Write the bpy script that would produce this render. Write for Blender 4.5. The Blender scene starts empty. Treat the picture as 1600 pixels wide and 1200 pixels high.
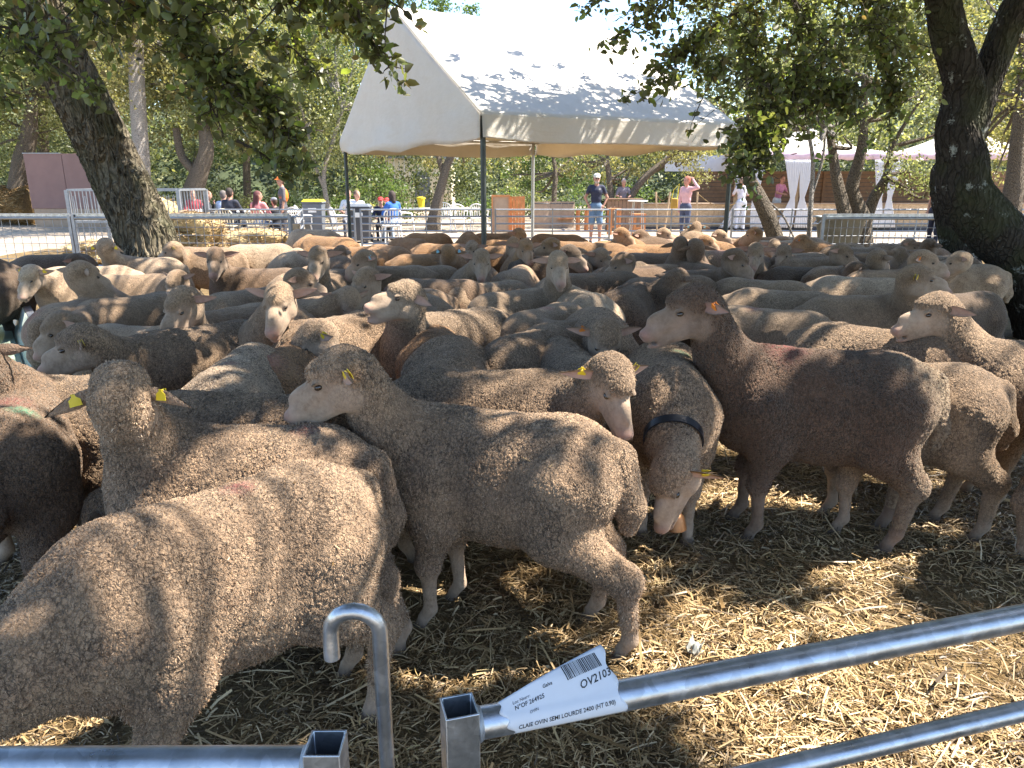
import bpy, bmesh, math, random
import numpy as np
from mathutils import Vector, Matrix, Euler
R = math.radians
C = bpy.context.scene.collection
SC = bpy.context.scene

# ---------------------------------------------------------------- camera, sky, sun, exposure
F_PX, PITCH, EYE = 1150.0, R(15.55), 1.6          # focal length in 1600-px-wide pixels
cam = bpy.data.objects.new('camera', bpy.data.cameras.new('camera'))
C.objects.link(cam)
cam.data.sensor_width = 36.0
cam.data.lens = 36.0 * F_PX / 1600.0
cam.data.clip_start, cam.data.clip_end = 0.05, 600
cam.location = (0, 0, EYE)
cam.rotation_euler = (R(90) - PITCH, 0, 0)
SC.camera = cam

SUN_EL, SUN_AZ = R(57), R(8)                       # azimuth measured from +x towards +y
SUNV = Vector((math.cos(SUN_EL)*math.cos(SUN_AZ), math.cos(SUN_EL)*math.sin(SUN_AZ), math.sin(SUN_EL)))
world = bpy.data.worlds.new('World'); SC.world = world
world.use_nodes = True
nt = world.node_tree
sky = nt.nodes.new('ShaderNodeTexSky'); sky.sky_type = 'NISHITA'
sky.sun_disc = False; sky.sun_elevation = SUN_EL; sky.sun_rotation = R(90) - SUN_AZ
sky.air_density = 1.0; sky.dust_density = .4; sky.ozone_density = 3.0
nt.links.new(sky.outputs[0], nt.nodes['Background'].inputs[0])
nt.nodes['Background'].inputs[1].default_value = 0.128
sun = bpy.data.objects.new('sun', bpy.data.lights.new('sun', 'SUN')); C.objects.link(sun)
sun.data.energy = 5.0; sun.data.angle = R(0.53); sun.data.color = (1.0, 0.93, 0.83)
sun.rotation_euler = SUNV.to_track_quat('Z', 'Y').to_euler()
SC.view_settings.view_transform = 'Standard'; SC.view_settings.look = 'None'
SC.view_settings.gamma = 1.0; SC.view_settings.exposure = 1.85
SC.cycles.max_bounces = 8; SC.cycles.diffuse_bounces = 4; SC.cycles.transmission_bounces = 6
SC.cycles.transparent_max_bounces = 8
SC.cycles.caustics_reflective = False; SC.cycles.caustics_refractive = False

# ---------------------------------------------------------------- pixel (1600x1200) <-> world
_cp, _sp = math.cos(PITCH), math.sin(PITCH)
EYEV = np.array([0, 0, EYE])
def ray(px, py):
    a = (px-800)/F_PX; b = (600-py)/F_PX
    return np.array([a, _cp+b*_sp, -_sp+b*_cp])
def onz(px, py, z):
    r = ray(px, py); return EYEV + r*((z-EYE)/r[2])
def ony(px, py, y):
    r = ray(px, py); return EYEV + r*(y/r[1])
def mpp(px, py, y):                                # metres per photo pixel at that depth
    q = ony(px, py, y); d = q[1]*_cp - (q[2]-EYE)*_sp
    return d/F_PX

# ---------------------------------------------------------------- object helpers
def tag(o, label=None, cat=None, group=None, kind=None):
    if label: o['label'] = label
    if cat: o['category'] = cat
    if group: o['group'] = group
    if kind: o['kind'] = kind
    return o
def empty(name, loc=(0, 0, 0), rz=0.0, **k):
    o = bpy.data.objects.new(name, None); C.objects.link(o)
    o.location = loc; o.rotation_euler = (0, 0, rz); o.empty_display_size = .1
    return tag(o, **k)
def link(name, me, mat=None, parent=None, smooth=True, **k):
    o = bpy.data.objects.new(name, me); C.objects.link(o)
    if mat is not None:
        for m in (mat if isinstance(mat, (list, tuple)) else [mat]): me.materials.append(m)
    if parent is not None: o.parent = parent
    if smooth and len(me.polygons):
        me.polygons.foreach_set('use_smooth', np.ones(len(me.polygons), bool))
    return tag(o, **k)
def mesh_np(name, V, Fq, n=4):
    """vertices (N,3) and faces (M,n) -> mesh, quickly"""
    V = np.asarray(V, np.float32); Fq = np.asarray(Fq, np.int32)
    me = bpy.data.meshes.new(name)
    me.vertices.add(len(V)); me.vertices.foreach_set('co', V.ravel())
    me.loops.add(Fq.size); me.loops.foreach_set('vertex_index', Fq.ravel())
    me.polygons.add(len(Fq)); me.polygons.foreach_set('loop_start', np.arange(0, Fq.size, n, dtype=np.int32))
    me.update(calc_edges=True)
    return me
class MB:
    """collects boxes, tubes and sheets, builds ONE mesh"""
    def __init__(s): s.v = []; s.f = []
    def add(s, V, Fs):
        b = len(s.v); s.v += [tuple(map(float, p)) for p in V]; s.f += [tuple(b+i for i in f) for f in Fs]; return s
    def box(s, c, d, M=None, bev=0.0):
        x, y, z = (q/2 for q in d)
        V = [Vector((i*x, j*y, k*z)) for i in (-1, 1) for j in (-1, 1) for k in (-1, 1)]
        if M is not None: V = [M @ p for p in V]
        return s.add([p+Vector(c) for p in V], [(0,1,3,2),(4,6,7,5),(0,4,5,1),(2,3,7,6),(0,2,6,4),(1,5,7,3)])
    def bar(s, a, b, w, h=None):
        """square bar a->b"""
        return s.tube([a, b], [w*.7071, w*.7071], 4, rot=math.pi/4, asp=(h or w)/w)
    def tube(s, pts, rad, n=8, cap=True, rot=0.0, asp=1.0, closed=False):
        P = [Vector(p) for p in pts]
        if not isinstance(rad, (list, tuple, np.ndarray)): rad = [rad]*len(P)
        V = []; up = None
        for i, p in enumerate(P):
            if closed: t = (P[(i+1) % len(P)]-P[i-1]).normalized()
            else: t = (P[min(i+1, len(P)-1)]-P[max(i-1, 0)]).normalized()
            if up is None:
                up = Vector((0, 0, 1)) if abs(t.z) < .9 else Vector((0, 1, 0))
            x = t.cross(up).normalized(); u = x.cross(t).normalized(); up = u
            for k in range(n):
                a = rot+2*math.pi*k/n
                V.append(p+(x*math.cos(a)+u*math.sin(a)*asp)*rad[i])
        Fs = []
        m = len(P)
        for i in range(m if closed else m-1):
            for k in range(n):
                a, b = i*n+k, i*n+(k+1) % n; j = ((i+1) % m)*n
                Fs.append((a, b, j+(k+1) % n, j+k))
        if cap and not closed: Fs += [tuple(range(n-1, -1, -1)), tuple((m-1)*n+k for k in range(n))]
        return s.add(V, Fs)
    def lathe(s, c, prof, n=16, axis=Matrix.Identity(3)):
        V = []; Fs = []
        for r, z in prof:
            for k in range(n):
                a = 2*math.pi*k/n; V.append(Vector(c)+axis @ Vector((r*math.cos(a), r*math.sin(a), z)))
        for i in range(len(prof)-1):
            for k in range(n): Fs.append((i*n+k, i*n+(k+1) % n, (i+1)*n+(k+1) % n, (i+1)*n+k))
        Fs += [tuple(range(n-1, -1, -1)), tuple((len(prof)-1)*n+k for k in range(n))]
        return s.add(V, Fs)
    def build(s, name, mat, parent=None, smooth=False, bevel=0, sharp=True, **k):
        me = bpy.data.meshes.new(name); me.from_pydata(s.v, [], s.f); me.update()
        o = link(name, me, mat, parent, smooth, **k)
        if bevel:
            m = o.modifiers.new('bevel', 'BEVEL'); m.width = bevel; m.segments = 2; m.limit_method = 'ANGLE'
            me.polygons.foreach_set('use_smooth', np.ones(len(me.polygons), bool))
            me.set_sharp_from_angle(angle=R(40))
        elif smooth and sharp: me.set_sharp_from_angle(angle=R(50))
        return o
def crom(P, n):
    """Catmull-Rom through rows of P (any width), n steps per span"""
    P = np.asarray(P, float); Q = np.vstack([2*P[0]-P[1], P, 2*P[-1]-P[-2]]); out = []
    for i in range(1, len(Q)-2):
        for t in np.linspace(0, 1, n, endpoint=False):
            a, b, c, d = Q[i-1], Q[i], Q[i+1], Q[i+2]
            out.append(.5*(2*b+(c-a)*t+(2*a-5*b+4*c-d)*t*t+(3*b-a-3*c+d)*t**3))
    out.append(P[-1]); return np.array(out)

# ---------------------------------------------------------------- material helpers
class NT:
    def __init__(s, name, disp=None):
        s.m = bpy.data.materials.new(name); s.m.use_nodes = True; s.t = s.m.node_tree
        s.b = s.t.nodes['Principled BSDF']; s.out = s.t.nodes['Material Output']
        if disp: s.m.displacement_method = disp
    def n(s, typ, ins=None, **props):
        nd = s.t.nodes.new('ShaderNode'+typ)
        for k, v in props.items(): setattr(nd, k, v)
        for k, v in (ins or {}).items():
            if isinstance(v, bpy.types.NodeSocket): s.t.links.new(v, nd.inputs[k])
            else: nd.inputs[k].default_value = v
        return nd
    def set(s, **k):
        for key, v in k.items():
            key = {'color': 'Base Color', 'rough': 'Roughness', 'metal': 'Metallic', 'spec': 'Specular IOR Level', 'normal': 'Normal',
                   'sheen': 'Sheen Weight', 'sub': 'Subsurface Weight', 'alpha': 'Alpha', 'trans': 'Transmission Weight'}.get(key, key)
            if isinstance(v, bpy.types.NodeSocket): s.t.links.new(v, s.b.inputs[key])
            else: s.b.inputs[key].default_value = v
        return s
    def co(s, kind='Object'): return s.n('TexCoord').outputs[kind]
    def map(s, vec, scale=(1, 1, 1), loc=(0, 0, 0)):
        return s.n('Mapping', {'Vector': vec, 'Scale': scale, 'Location': loc}).outputs[0]
    def noise(s, vec, scale, detail=3, rough=.5, dist=0):
        return s.n('TexNoise', {'Vector': vec, 'Scale': scale, 'Detail': detail, 'Roughness': rough, 'Distortion': dist})
    def ramp(s, fac, stops):
        r = s.n('ValToRGB', {'Fac': fac}); e = r.color_ramp.elements
        while len(e) < len(stops): e.new(.5)
        for el, (p, c) in zip(e, stops):
            el.position = p; el.color = (*c, 1) if len(c) == 3 else c
        return r.outputs[0]
    def mix(s, fac, a, b, mode='MIX'):
        m = s.n('Mix', data_type='RGBA', blend_type=mode)
        for i, v in ((0, fac), (6, a), (7, b)):
            if isinstance(v, bpy.types.NodeSocket): s.t.links.new(v, m.inputs[i])
            else: m.inputs[i].default_value = (*v, 1) if (isinstance(v, tuple) and len(v) == 3) else v
        return m.outputs[2]
    def math(s, op, a, b=0.0, c=None, clamp=False):
        m = s.n('Math', {0: a, 1: b}, operation=op, use_clamp=clamp)
        if c is not None:
            if isinstance(c, bpy.types.NodeSocket): s.t.links.new(c, m.inputs[2])
            else: m.inputs[2].default_value = c
        return m.outputs[0]
    def rng(s, v, a, b, c=0.0, d=1.0):
        return s.n('MapRange', {0: v, 1: a, 2: b, 3: c, 4: d}).outputs[0]
    def bump(s, h, strength=.5, dist=.01):
        return s.n('Bump', {'Height': h, 'Strength': strength, 'Distance': dist}).outputs[0]
def rgb(*c): return tuple(c)
def plain(name, col, rough=.6, metal=0.0, var=.12, scale=6, bump=0.0, bscale=60, spec=.4):
    t = NT(name); co = t.co()
    nz = t.noise(co, scale, 4, .6).outputs[0]
    k = t.rng(nz, .3, .7, 1-var, 1+var)
    t.set(color=t.mix(1.0, col, t.n('CombineColor', {0: k, 1: k, 2: k}).outputs[0], 'MULTIPLY'),
          rough=t.rng(t.noise(co, scale*3, 3).outputs[0], .3, .7, max(0, rough-.08), min(1, rough+.08)), metal=metal, spec=spec)
    if bump: t.set(normal=t.bump(t.noise(co, bscale, 4, .6).outputs[0], bump, .01))
    return t.m

# ---------------------------------------------------------------- implicit bodies (smooth-blended primitives -> one continuous mesh)
def cone(a, b, ra, rb, k=.05, z=(1, 0, 0)): return ('c', np.array(a, float), np.array(b, float), ra, rb, k, z)
def ell(c, r, k=.05, z=(1, 0, 0), M=None): return ('e', np.array(c, float), np.array(r, float), M, None, k, z)
def sub(c, r, k=.01, M=None): return ('s', np.array(c, float), np.array(r, float), M, None, k, None)
def pdist(p, P):
    if p[0] == 'c':
        a, b = p[1].astype(np.float32), p[2].astype(np.float32); ab = b-a
        q = P-a; h = np.clip(q @ ab / max(float(ab @ ab), 1e-9), 0, 1)
        q -= h[:, None]*ab
        return np.sqrt(np.einsum('ij,ij->i', q, q)) - (p[3]+(p[4]-p[3])*h).astype(np.float32)
    q = P-p[1].astype(np.float32)
    if p[3] is not None: q = q @ np.asarray(p[3], np.float32)
    r = p[2].astype(np.float32); u = q/r; k0 = np.sqrt(np.einsum('ij,ij->i', u, u)); u /= r
    k1 = np.sqrt(np.einsum('ij,ij->i', u, u))+1e-9
    return np.where(k0 < .02, -float(r.min()), k0*(k0-1)/k1).astype(np.float32)
def field(prims, P):
    d = None
    for p in prims:
        e = pdist(p, P)
        if p[0] == 's':
            h = np.maximum(p[5]-np.abs(d+e), 0)/p[5]; d = np.maximum(d, -e)+h*h*p[5]*.25
        elif d is None: d = e
        else:
            h = np.maximum(p[5]-np.abs(d-e), 0)/p[5]; d = np.minimum(d, e)-h*h*p[5]*.25
    return d
def prim_box(p):
    if p[0] == 'c':
        r = max(p[3], p[4]); return np.minimum(p[1], p[2])-r, np.maximum(p[1], p[2])+r
    r = p[2].max(); return p[1]-r, p[1]+r
def zones(prims, V, tau=.008):
    W = None; S = None
    for p in prims:
        if p[0] == 's': continue
        w = np.exp(np.clip(-pdist(p, V)/tau, -30, 8)); c = np.array(p[6], np.float32)
        W = (w[:, None]*c if W is None else W+w[:, None]*c); S = w if S is None else S+w
    return W/(S[:, None]+1e-9)
def surface(prims, h):
    """surface nets over the blended field, evaluated only in blocks near the surface"""
    B = 6
    bb = [prim_box(p) for p in prims if p[0] != 's']
    lo = np.min([b[0] for b in bb], 0)-3*h; hi = np.max([b[1] for b in bb], 0)+3*h
    nb = np.ceil((hi-lo)/(h*B)).astype(int)+1; n = nb*B
    bi = np.stack(np.meshgrid(*[np.arange(k) for k in nb], indexing='ij'), -1).reshape(-1, 3)
    cen = (lo+(bi*B+(B-1)/2)*h).astype(np.float32)
    fc = field(prims, cen); act = np.abs(fc) < B*h*.87*1.7+.012
    Fb = np.repeat(np.sign(fc)[:, None]*1.0, B**3, 1).astype(np.float32)
    off = np.stack(np.meshgrid(*[np.arange(B)]*3, indexing='ij'), -1).reshape(-1, 3)
    base = bi[act]*B
    P = (lo+(base[:, None, :]+off[None])*h).astype(np.float32).reshape(-1, 3)
    out = np.empty(len(P), np.float32)
    for i in range(0, len(P), 200000): out[i:i+200000] = field(prims, P[i:i+200000])
    Fb[act] = out.reshape(-1, B**3)
    G = Fb.reshape(nb[0], nb[1], nb[2], B, B, B).transpose(0, 3, 1, 4, 2, 5).reshape(n)
    S = G < 0
    cs = [(i, j, k) for i in (0, 1) for j in (0, 1) for k in (0, 1)]
    cnt = sum(S[i:n[0]-1+i, j:n[1]-1+j, k:n[2]-1+k].astype(np.int8) for i, j, k in cs)
    cell = np.argwhere((cnt > 0) & (cnt < 8))
    idx = -np.ones(tuple(n-1), np.int32); idx[tuple(cell.T)] = np.arange(len(cell))
    acc = np.zeros((len(cell), 3)); num = np.zeros(len(cell))
    for a in cs:
        for ax in range(3):
            if a[ax]: continue
            b = list(a); b[ax] = 1
            va = G[tuple((cell+a).T)]; vb = G[tuple((cell+b).T)]
            m = (va < 0) != (vb < 0); t = np.where(m, va/np.where(m, va-vb, 1), 0)
            q = np.array(a, float)+0*cell; q[:, ax] += t
            acc += q*m[:, None]; num += m
    V = lo+(cell+acc/num[:, None])*h
    quads = []
    for ax in range(3):
        o = [1, 1, 1]; sl0 = [slice(1, n[i]-1) for i in range(3)]; sl1 = list(sl0)
        sl0[ax] = slice(0, n[ax]-1); sl1[ax] = slice(1, n[ax]); o[ax] = 0
        m = S[tuple(sl0)] != S[tuple(sl1)]; e = np.argwhere(m)+o
        u, v = [(1, 2), (2, 0), (0, 1)][ax]
        du = np.zeros(3, int); du[u] = 1; dv = np.zeros(3, int); dv[v] = 1
        q = np.stack([idx[tuple((e-du-dv).T)], idx[tuple((e-dv).T)], idx[tuple(e.T)], idx[tuple((e-du).T)]], 1)
        flip = ~S[tuple(e.T)]; q[flip] = q[flip][:, ::-1]; quads.append(q)
    Q = np.vstack(quads); Q = Q[(Q >= 0).all(1)]
    return V.astype(np.float32), Q
def set_col(me, name, arr):
    at = me.color_attributes.new(name, 'FLOAT_COLOR', 'POINT')
    a = np.ones((len(arr), 4), np.float32); a[:, :arr.shape[1]] = arr
    at.data.foreach_set('color', a.ravel())
def frame(d, roll=0.0):
    """columns: forward d, left, up"""
    d = np.array(d, float); d /= np.linalg.norm(d); up = np.array([0, 0, 1.])
    l = np.cross(up, d); l /= np.linalg.norm(l); u = np.cross(d, l)
    if roll: c, s_ = math.cos(roll), math.sin(roll); l, u = c*l+s_*u, c*u-s_*l
    return np.stack([d, l, u], 1)
rs = np.random.RandomState(7)
M_INK = plain('black_ink', (.02, .02, .02), .6, var=0)
# ---------------------------------------------------------------- ground
t = NT('gravel'); co = t.co()
n1 = t.noise(co, .35, 5, .65).outputs[0]; n2 = t.noise(co, 9, 5, .75).outputs[0]; n3 = t.noise(co, 70, 3, .7).outputs[0]
c = t.mix(t.rng(n1, .35, .65), (.44, .37, .29), (.30, .235, .17))
c = t.mix(t.rng(n2, .55, .75, 0, .8), c, (.12, .085, .055))
c = t.mix(t.rng(n3, .6, .8, 0, .6), c, (.55, .50, .43))
t.set(color=c, rough=.95, spec=.15, normal=t.bump(t.math('ADD', n2, n3), .6, .03)); M_GRAVEL = t.m
nx = 90; xs = np.linspace(-1, 1, nx); gx = np.sign(xs)*np.abs(xs)**2.2*240; ys = np.linspace(0, 1, nx); gy = -8+ys**2.2*330
V = np.array([(x, y, (.05*math.sin(x*.31+1)*math.sin(y*.27) if y > 19 else 0)) for y in gy for x in gx])
Q = np.array([(j*nx+i, j*nx+i+1, (j+1)*nx+i+1, (j+1)*nx+i) for j in range(nx-1) for i in range(nx-1)])
link('ground', mesh_np('ground', V, Q), M_GRAVEL, kind='structure')
t = NT('straw_base'); co = t.co()
n1 = t.noise(co, 2.2, 5, .7).outputs[0]; n2 = t.noise(t.map(co, (26, 90, 20)), 1.0, 4, .8).outputs[0]; n3 = t.noise(t.map(co, (90, 24, 20)), 1.0, 4, .8).outputs[0]
c = t.mix(t.rng(n1, .35, .65), (.10, .065, .032), (.28, .185, .08))
c = t.mix(t.rng(n2, .5, .66, 0, .8), c, (.42, .31, .15)); c = t.mix(t.rng(n3, .55, .7, 0, .8), c, (.035, .022, .013))
t.set(color=c, rough=.9, spec=.2, normal=t.bump(t.math('ADD', n2, n3), .9, .03)); M_STRAWBASE = t.m
nx, ny = 120, 110
X, Y = np.meshgrid(np.linspace(-11, 11, nx), np.linspace(-1.5, 17.6, ny)); Z = .008+.010*np.sin(X*2.1+.4)*np.cos(Y*1.7)+.008*np.sin(X*5.3)*np.sin(Y*4.1)+.012
V = np.stack([X.ravel(), Y.ravel(), Z.ravel()], 1); Q = np.array([(j*nx+i, j*nx+i+1, (j+1)*nx+i+1, (j+1)*nx+i) for j in range(ny-1) for i in range(nx-1)])
link('straw_bedding', mesh_np('straw_bedding', V, Q), M_STRAWBASE, kind='structure')
t = NT('straw_stalk'); ri = t.n('NewGeometry').outputs['Random Per Island']
c = t.ramp(ri, [(0, (.07, .045, .022)), (.2, (.20, .125, .05)), (.45, (.42, .275, .125)), (.72, (.60, .42, .205)), (.93, (.72, .54, .31)), (1, (.42, .31, .11))])
c = t.mix(t.rng(t.noise(t.co(), 1.6, 3).outputs[0], .35, .6, .65, 0), c, t.mix(1.0, c, (.30, .26, .22), 'MULTIPLY'))
t.set(color=c, rough=.5, spec=.5); M_STRAW = t.m
M_HAY = plain('pale_hay', (.50, .38, .19), .9, var=.3, scale=14, bump=.6)
def straw(name, x0, x1, y0, y1, n, seed, wid=(.0012, .0028), zt=.03, L=(.03, .14), par=None, fn=None, **k):
    r = np.random.RandomState(seed)
    px = r.uniform(x0, x1, n); py = y0+(y1-y0)*r.uniform(0, 1, n)**1.45
    pz = .022+r.uniform(0, zt, n)+.015*np.sin(px*3.1)*np.sin(py*2.7+1)
    if fn is not None: px, py, pz = fn(r, n)
    a = r.uniform(0, 2*np.pi, n); l = r.uniform(L[0], L[1], n)*r.uniform(.5, 1, n); w = r.uniform(wid[0], wid[1], n)*(1+1.2*(r.rand(n) > .93))
    tl = r.normal(0, .16, n)+(r.rand(n) > .97)*r.uniform(.2, .8, n); cv = r.normal(0, .22, n)
    d = np.stack([np.cos(a)*np.cos(tl), np.sin(a)*np.cos(tl), np.sin(tl)], 1); s_ = np.stack([-np.sin(a), np.cos(a), r.normal(0, .5, n)], 1)
    s_ /= np.linalg.norm(s_, axis=1)[:, None]; p = np.stack([px, py, pz], 1); V = np.empty((n, 6, 3))
    for i, u in enumerate((-.5, 0, .5)):
        q = p+d*(l*u)[:, None]+np.stack([-np.sin(a), np.cos(a), 0*a], 1)*((cv*l*(u*u-.1)))[:, None]; q[:, 2] = np.maximum(q[:, 2], .012)-abs(u)*.006
        V[:, 2*i] = q-s_*w[:, None]; V[:, 2*i+1] = q+s_*w[:, None]
    b = np.arange(n)[:, None]*6
    Q = np.concatenate([b+np.array([0, 1, 3, 2]), b+np.array([2, 3, 5, 4])])
    return link(name, mesh_np(name, V.reshape(-1, 3), Q), M_STRAW, par, False, **k)
straw('loose_straw', -2.3, 4.2, .45, 5.2, 235000, 3, wid=(.0008, .0021), L=(.015, .10), kind='stuff', label='loose golden straw strewn over the floor of the pen')

straw('long_straw', -2.3, 4.0, .5, 4.8, 2600, 19, wid=(.0018, .0036), zt=.045, L=(.14, .34), kind='stuff', label='longer pale stalks lying over the trampled bedding')
# ---------------------------------------------------------------- metal, wood and cloth
t = NT('galvanised'); co = t.co()
vo = t.n('TexVoronoi', {'Vector': co, 'Scale': 55.0}).outputs['Color']; nz = t.noise(t.map(co, (3, 3, 3)), 5, 5, .7).outputs[0]
g = t.n('SeparateColor', {0: vo}).outputs[0]; k = t.math('ADD', t.rng(g, 0, 1, .40, .52), t.rng(nz, .3, .7, -.10, .08))
t.set(color=t.n('CombineColor', {0: k, 1: t.math('MULTIPLY', k, 1.03), 2: t.math('MULTIPLY', k, 1.08)}).outputs[0], metal=.9, rough=t.rng(nz, .3, .7, .26, .48),
      normal=t.bump(t.noise(co, 160, 3).outputs[0], .12, .002)); M_GALV = t.m
M_GALV2 = plain('weathered_zinc', (.30, .315, .335), .5, .6, .15, 8)
M_DARKPOLE = plain('dark_green_grey_steel', (.055, .065, .062), .45, .3, .1)
M_ALU = plain('pale_pole', (.42, .42, .40), .4, .5, .1)

def hollow_post(c, ang, w, wall, z0, z1, bev=.004):
    b = bmesh.new(); o = w/2; i = w/2-wall
    def ring(r, z): return [b.verts.new((x, y, z)) for x, y in ((-r, -r), (r, -r), (r, r), (-r, r))]
    A, B, C_, D = ring(o, z0), ring(o, z1), ring(i, z1), ring(i, z0)
    for P, Q_ in ((A, B), (B, C_), (C_, D)):
        for k in range(4): b.faces.new((P[k], P[(k+1) % 4], Q_[(k+1) % 4], Q_[k]))
    bmesh.ops.recalc_face_normals(b, faces=b.faces)
    bmesh.ops.transform(b, matrix=Matrix.Translation(Vector((c[0], c[1], 0))) @ Matrix.Rotation(ang, 4, 'Z'), verts=b.verts)
    me = bpy.data.meshes.new('post'); b.to_mesh(me); b.free(); return me
def bevel(o, w=.002, seg=2):
    m = o.modifiers.new('bevel', 'BEVEL'); m.width = w; m.segments = seg; m.limit_method = 'ANGLE'
    o.data.polygons.foreach_set('use_smooth', np.ones(len(o.data.polygons), bool)); o.data.set_sharp_from_angle(angle=R(40)); return o

# front hurdles (0.9 m high), the camera leans over them
A = onz(728, 1122, .865); Bp = onz(1600, 955, .865); dR = (Bp-A); dR[2] = 0; dR /= np.linalg.norm(dR); angR = math.atan2(dR[1], dR[0])
pR = onz(712, 1093, .905); pR = np.array([pR[0]+.006, pR[1]-.012, 0])
def unit(name, label, group, loc, **k): return empty(name, loc, label=label, group=group, **k)
h = empty('hurdle', (0, 0, 0), label='galvanised tubular hurdle across the bottom right with a paper label on its top rail', cat='hurdle', group='front pen hurdles')
bevel(link('post', hollow_post(pR, angR, .047, .003, .02, .905), M_GALV, h))
far_e = 3.0
for z, r in ((.870, .0224), (.668, .0175), (.50, .0185), (.33, .0185), (.14, .0185)):
    MB().tube([np.array([pR[0], pR[1], z])+dR*(.022+i*far_e/12) for i in range(13)], r, 20).build('rail', M_GALV, h, True)
    m = MB()                                          # weld bead where the rail meets the post
    a0 = np.array([pR[0], pR[1], z])+dR*.0235; m.tube([a0, a0+dR*.003, a0+dR*.007], [r+.0035, r+.003, r], 20)
    m.build('weld', M_GALV2, h, True)
# paper label
dn = np.array([dR[1], -dR[0], 0.0]); upv = np.array([0, 0, 1.0]); rt = .0229
cL = np.array([pR[0], pR[1], .870])+dR*.072
def lab(u, v, off=0.0):
    """u along the rail, v up the sheet: wraps the front of the tube, then stands free as a flap"""
    a0, a1 = R(-32), R(58); arc = rt*(a1-a0); lift = .0
    rr = rt+off
    if v <= arc:
        a = a0+v/rt; p_ = dn*math.cos(a)*rr+upv*math.sin(a)*rr
    else:
        w = v-arc; a = a1; tdir = -dn*math.sin(a)*.75+upv*math.cos(a)*.95; tdir /= np.linalg.norm(tdir)
        nn = dn*math.cos(a)+upv*math.sin(a)
        p_ = dn*math.cos(a)*rr+upv*math.sin(a)*rr+tdir*w+nn*(.010*math.sin(u*14+.5)*min(1, w/.03))
    return cL+dR*(u+ (.02 if v > .03 else .02*v/.03)*0)+p_
LW = .168
def top(u): return .050+.052*(u/LW)
nu, nv = 36, 22; V = []; Q = []
for i in range(nu+1):
    for j in range(nv+1):
        u = LW*i/nu; tv = top(u); v = tv*j/nv; uu = u-.020*(j/nv)+(.004*math.sin(j*.7) if i in (0, nu) else 0); V.append(lab(uu, v))
for i in range(nu):
    for j in range(nv):
        a = i*(nv+1)+j; Q.append((a, a+nv+1, a+nv+2, a+1))
M_PAPER = plain('label_paper', (.60, .62, .66), .55, var=.05, scale=12)
st = link('paper_label', mesh_np('paper_label', V, Q), M_PAPER, h, True)
sm = st.modifiers.new('thickness', 'SOLIDIFY'); sm.thickness = .0004
def text_on(txt, u0, v0, size, parent, name='lettering', bold=.0, fn=lab, slope=0.0, mat=M_INK, sx=1.0):
    cu = bpy.data.curves.new(name, 'FONT'); cu.body = txt; cu.size = size; cu.offset = bold; cu.resolution_u = 2
    to = bpy.data.objects.new(name, cu); C.objects.link(to)
    bpy.context.view_layer.update()
    me = bpy.data.meshes.new_from_object(to.evaluated_get(bpy.context.evaluated_depsgraph_get())); bpy.data.objects.remove(to)
    me.name = name
    for v in me.vertices: v.co = fn(u0+v.co.x*sx, v0+v.co.y+slope*v.co.x, .0005)
    return link(name, me, mat, parent, False)
text_on('CLAIE OVIN SEMI LOURDE 2400 (HT 0.90)', .006, .010, .0088, st, bold=.00012, sx=.90, slope=.06)
text_on('OV2103', .103, .046, .0150, st, bold=.0002, slope=.25, sx=1.0)
text_on('N°OF 264925', .004, .036, .0078, st, slope=.2, bold=.0001)
text_on('Loc Nserr:', .002, .0435, .0060, st, slope=.2)
text_on('Galva', .048, .056, .0065, st, slope=.2, bold=.0001)
text_on('OVIN', .024, .0285, .0055, st, slope=.2)
rb = np.random.RandomState(5); V = []; Q = []; u = .086
while u < .142:
    w = rb.choice([.0006, .0012, .0018]); 
    for v0, v1 in ((.060, .067), (.067, .074), (.074, .0795)):
        b0 = len(V); k_ = .22*(u-.086); V += [lab(u-(v0-.06)*.35, v0+k_, .0005), lab(u+w-(v0-.06)*.35, v0+k_, .0005), lab(u+w-(v1-.06)*.35, v1+k_, .0005), lab(u-(v1-.06)*.35, v1+k_, .0005)]; Q.append((b0, b0+1, b0+2, b0+3))
    u += w+rb.choice([.0007, .0012])
link('barcode', mesh_np('barcode', V, Q), M_INK, st, False)

pL = onz(508, 1158, .905); a0 = onz(0, 1192, .865); a1 = onz(480, 1190, .865); dL = a0-a1; dL[2] = 0; dL /= np.linalg.norm(dL)
h = empty('hurdle', (0, 0, 0), label='galvanised hurdle end at the bottom left with an open square post', cat='hurdle', group='front pen hurdles')
bevel(link('post', hollow_post(pL, math.atan2(dL[1], dL[0]), .047, .003, .02, .903), M_GALV, h))
for z, r in ((.870, .0224), (.668, .0175), (.50, .0185), (.33, .0185), (.14, .0185)):
    MB().tube([np.array([pL[0], pL[1], z])+dL*(.022+i*.25) for i in range(13)], r, 20).build('rail', M_GALV, h, True)
    m = MB(); a0_ = np.array([pL[0], pL[1], z])+dL*.0235; m.tube([a0_, a0_+dL*.003, a0_+dL*.007], [r+.0035, r+.003, r], 20); m.build('weld', M_GALV2, h, True)
# hooked coupling rod standing between the two hurdles
hk = ony(604, 1180, .885); x0, y0 = hk[0], hk[1]; zt = ony(566, 952, .885)[2]; rr_ = .0335
pts = [(x0, y0, .12+i*(zt-rr_-.12)/10) for i in range(11)]+[(x0-rr_+rr_*math.cos(a), y0-.004*math.sin(a), zt-rr_+rr_*math.sin(a)) for a in np.linspace(.25, math.pi, 10)]
pts += [(x0-2*rr_, y0-.004, zt-rr_-.018), (x0-2*rr_, y0-.004, zt-rr_-.040)]
MB().tube(pts, .0112, 18).build('hooked_rod', M_GALV, None, True, label='galvanised rod bent over like a walking stick, standing between the two front hurdles', cat='hook')

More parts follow.
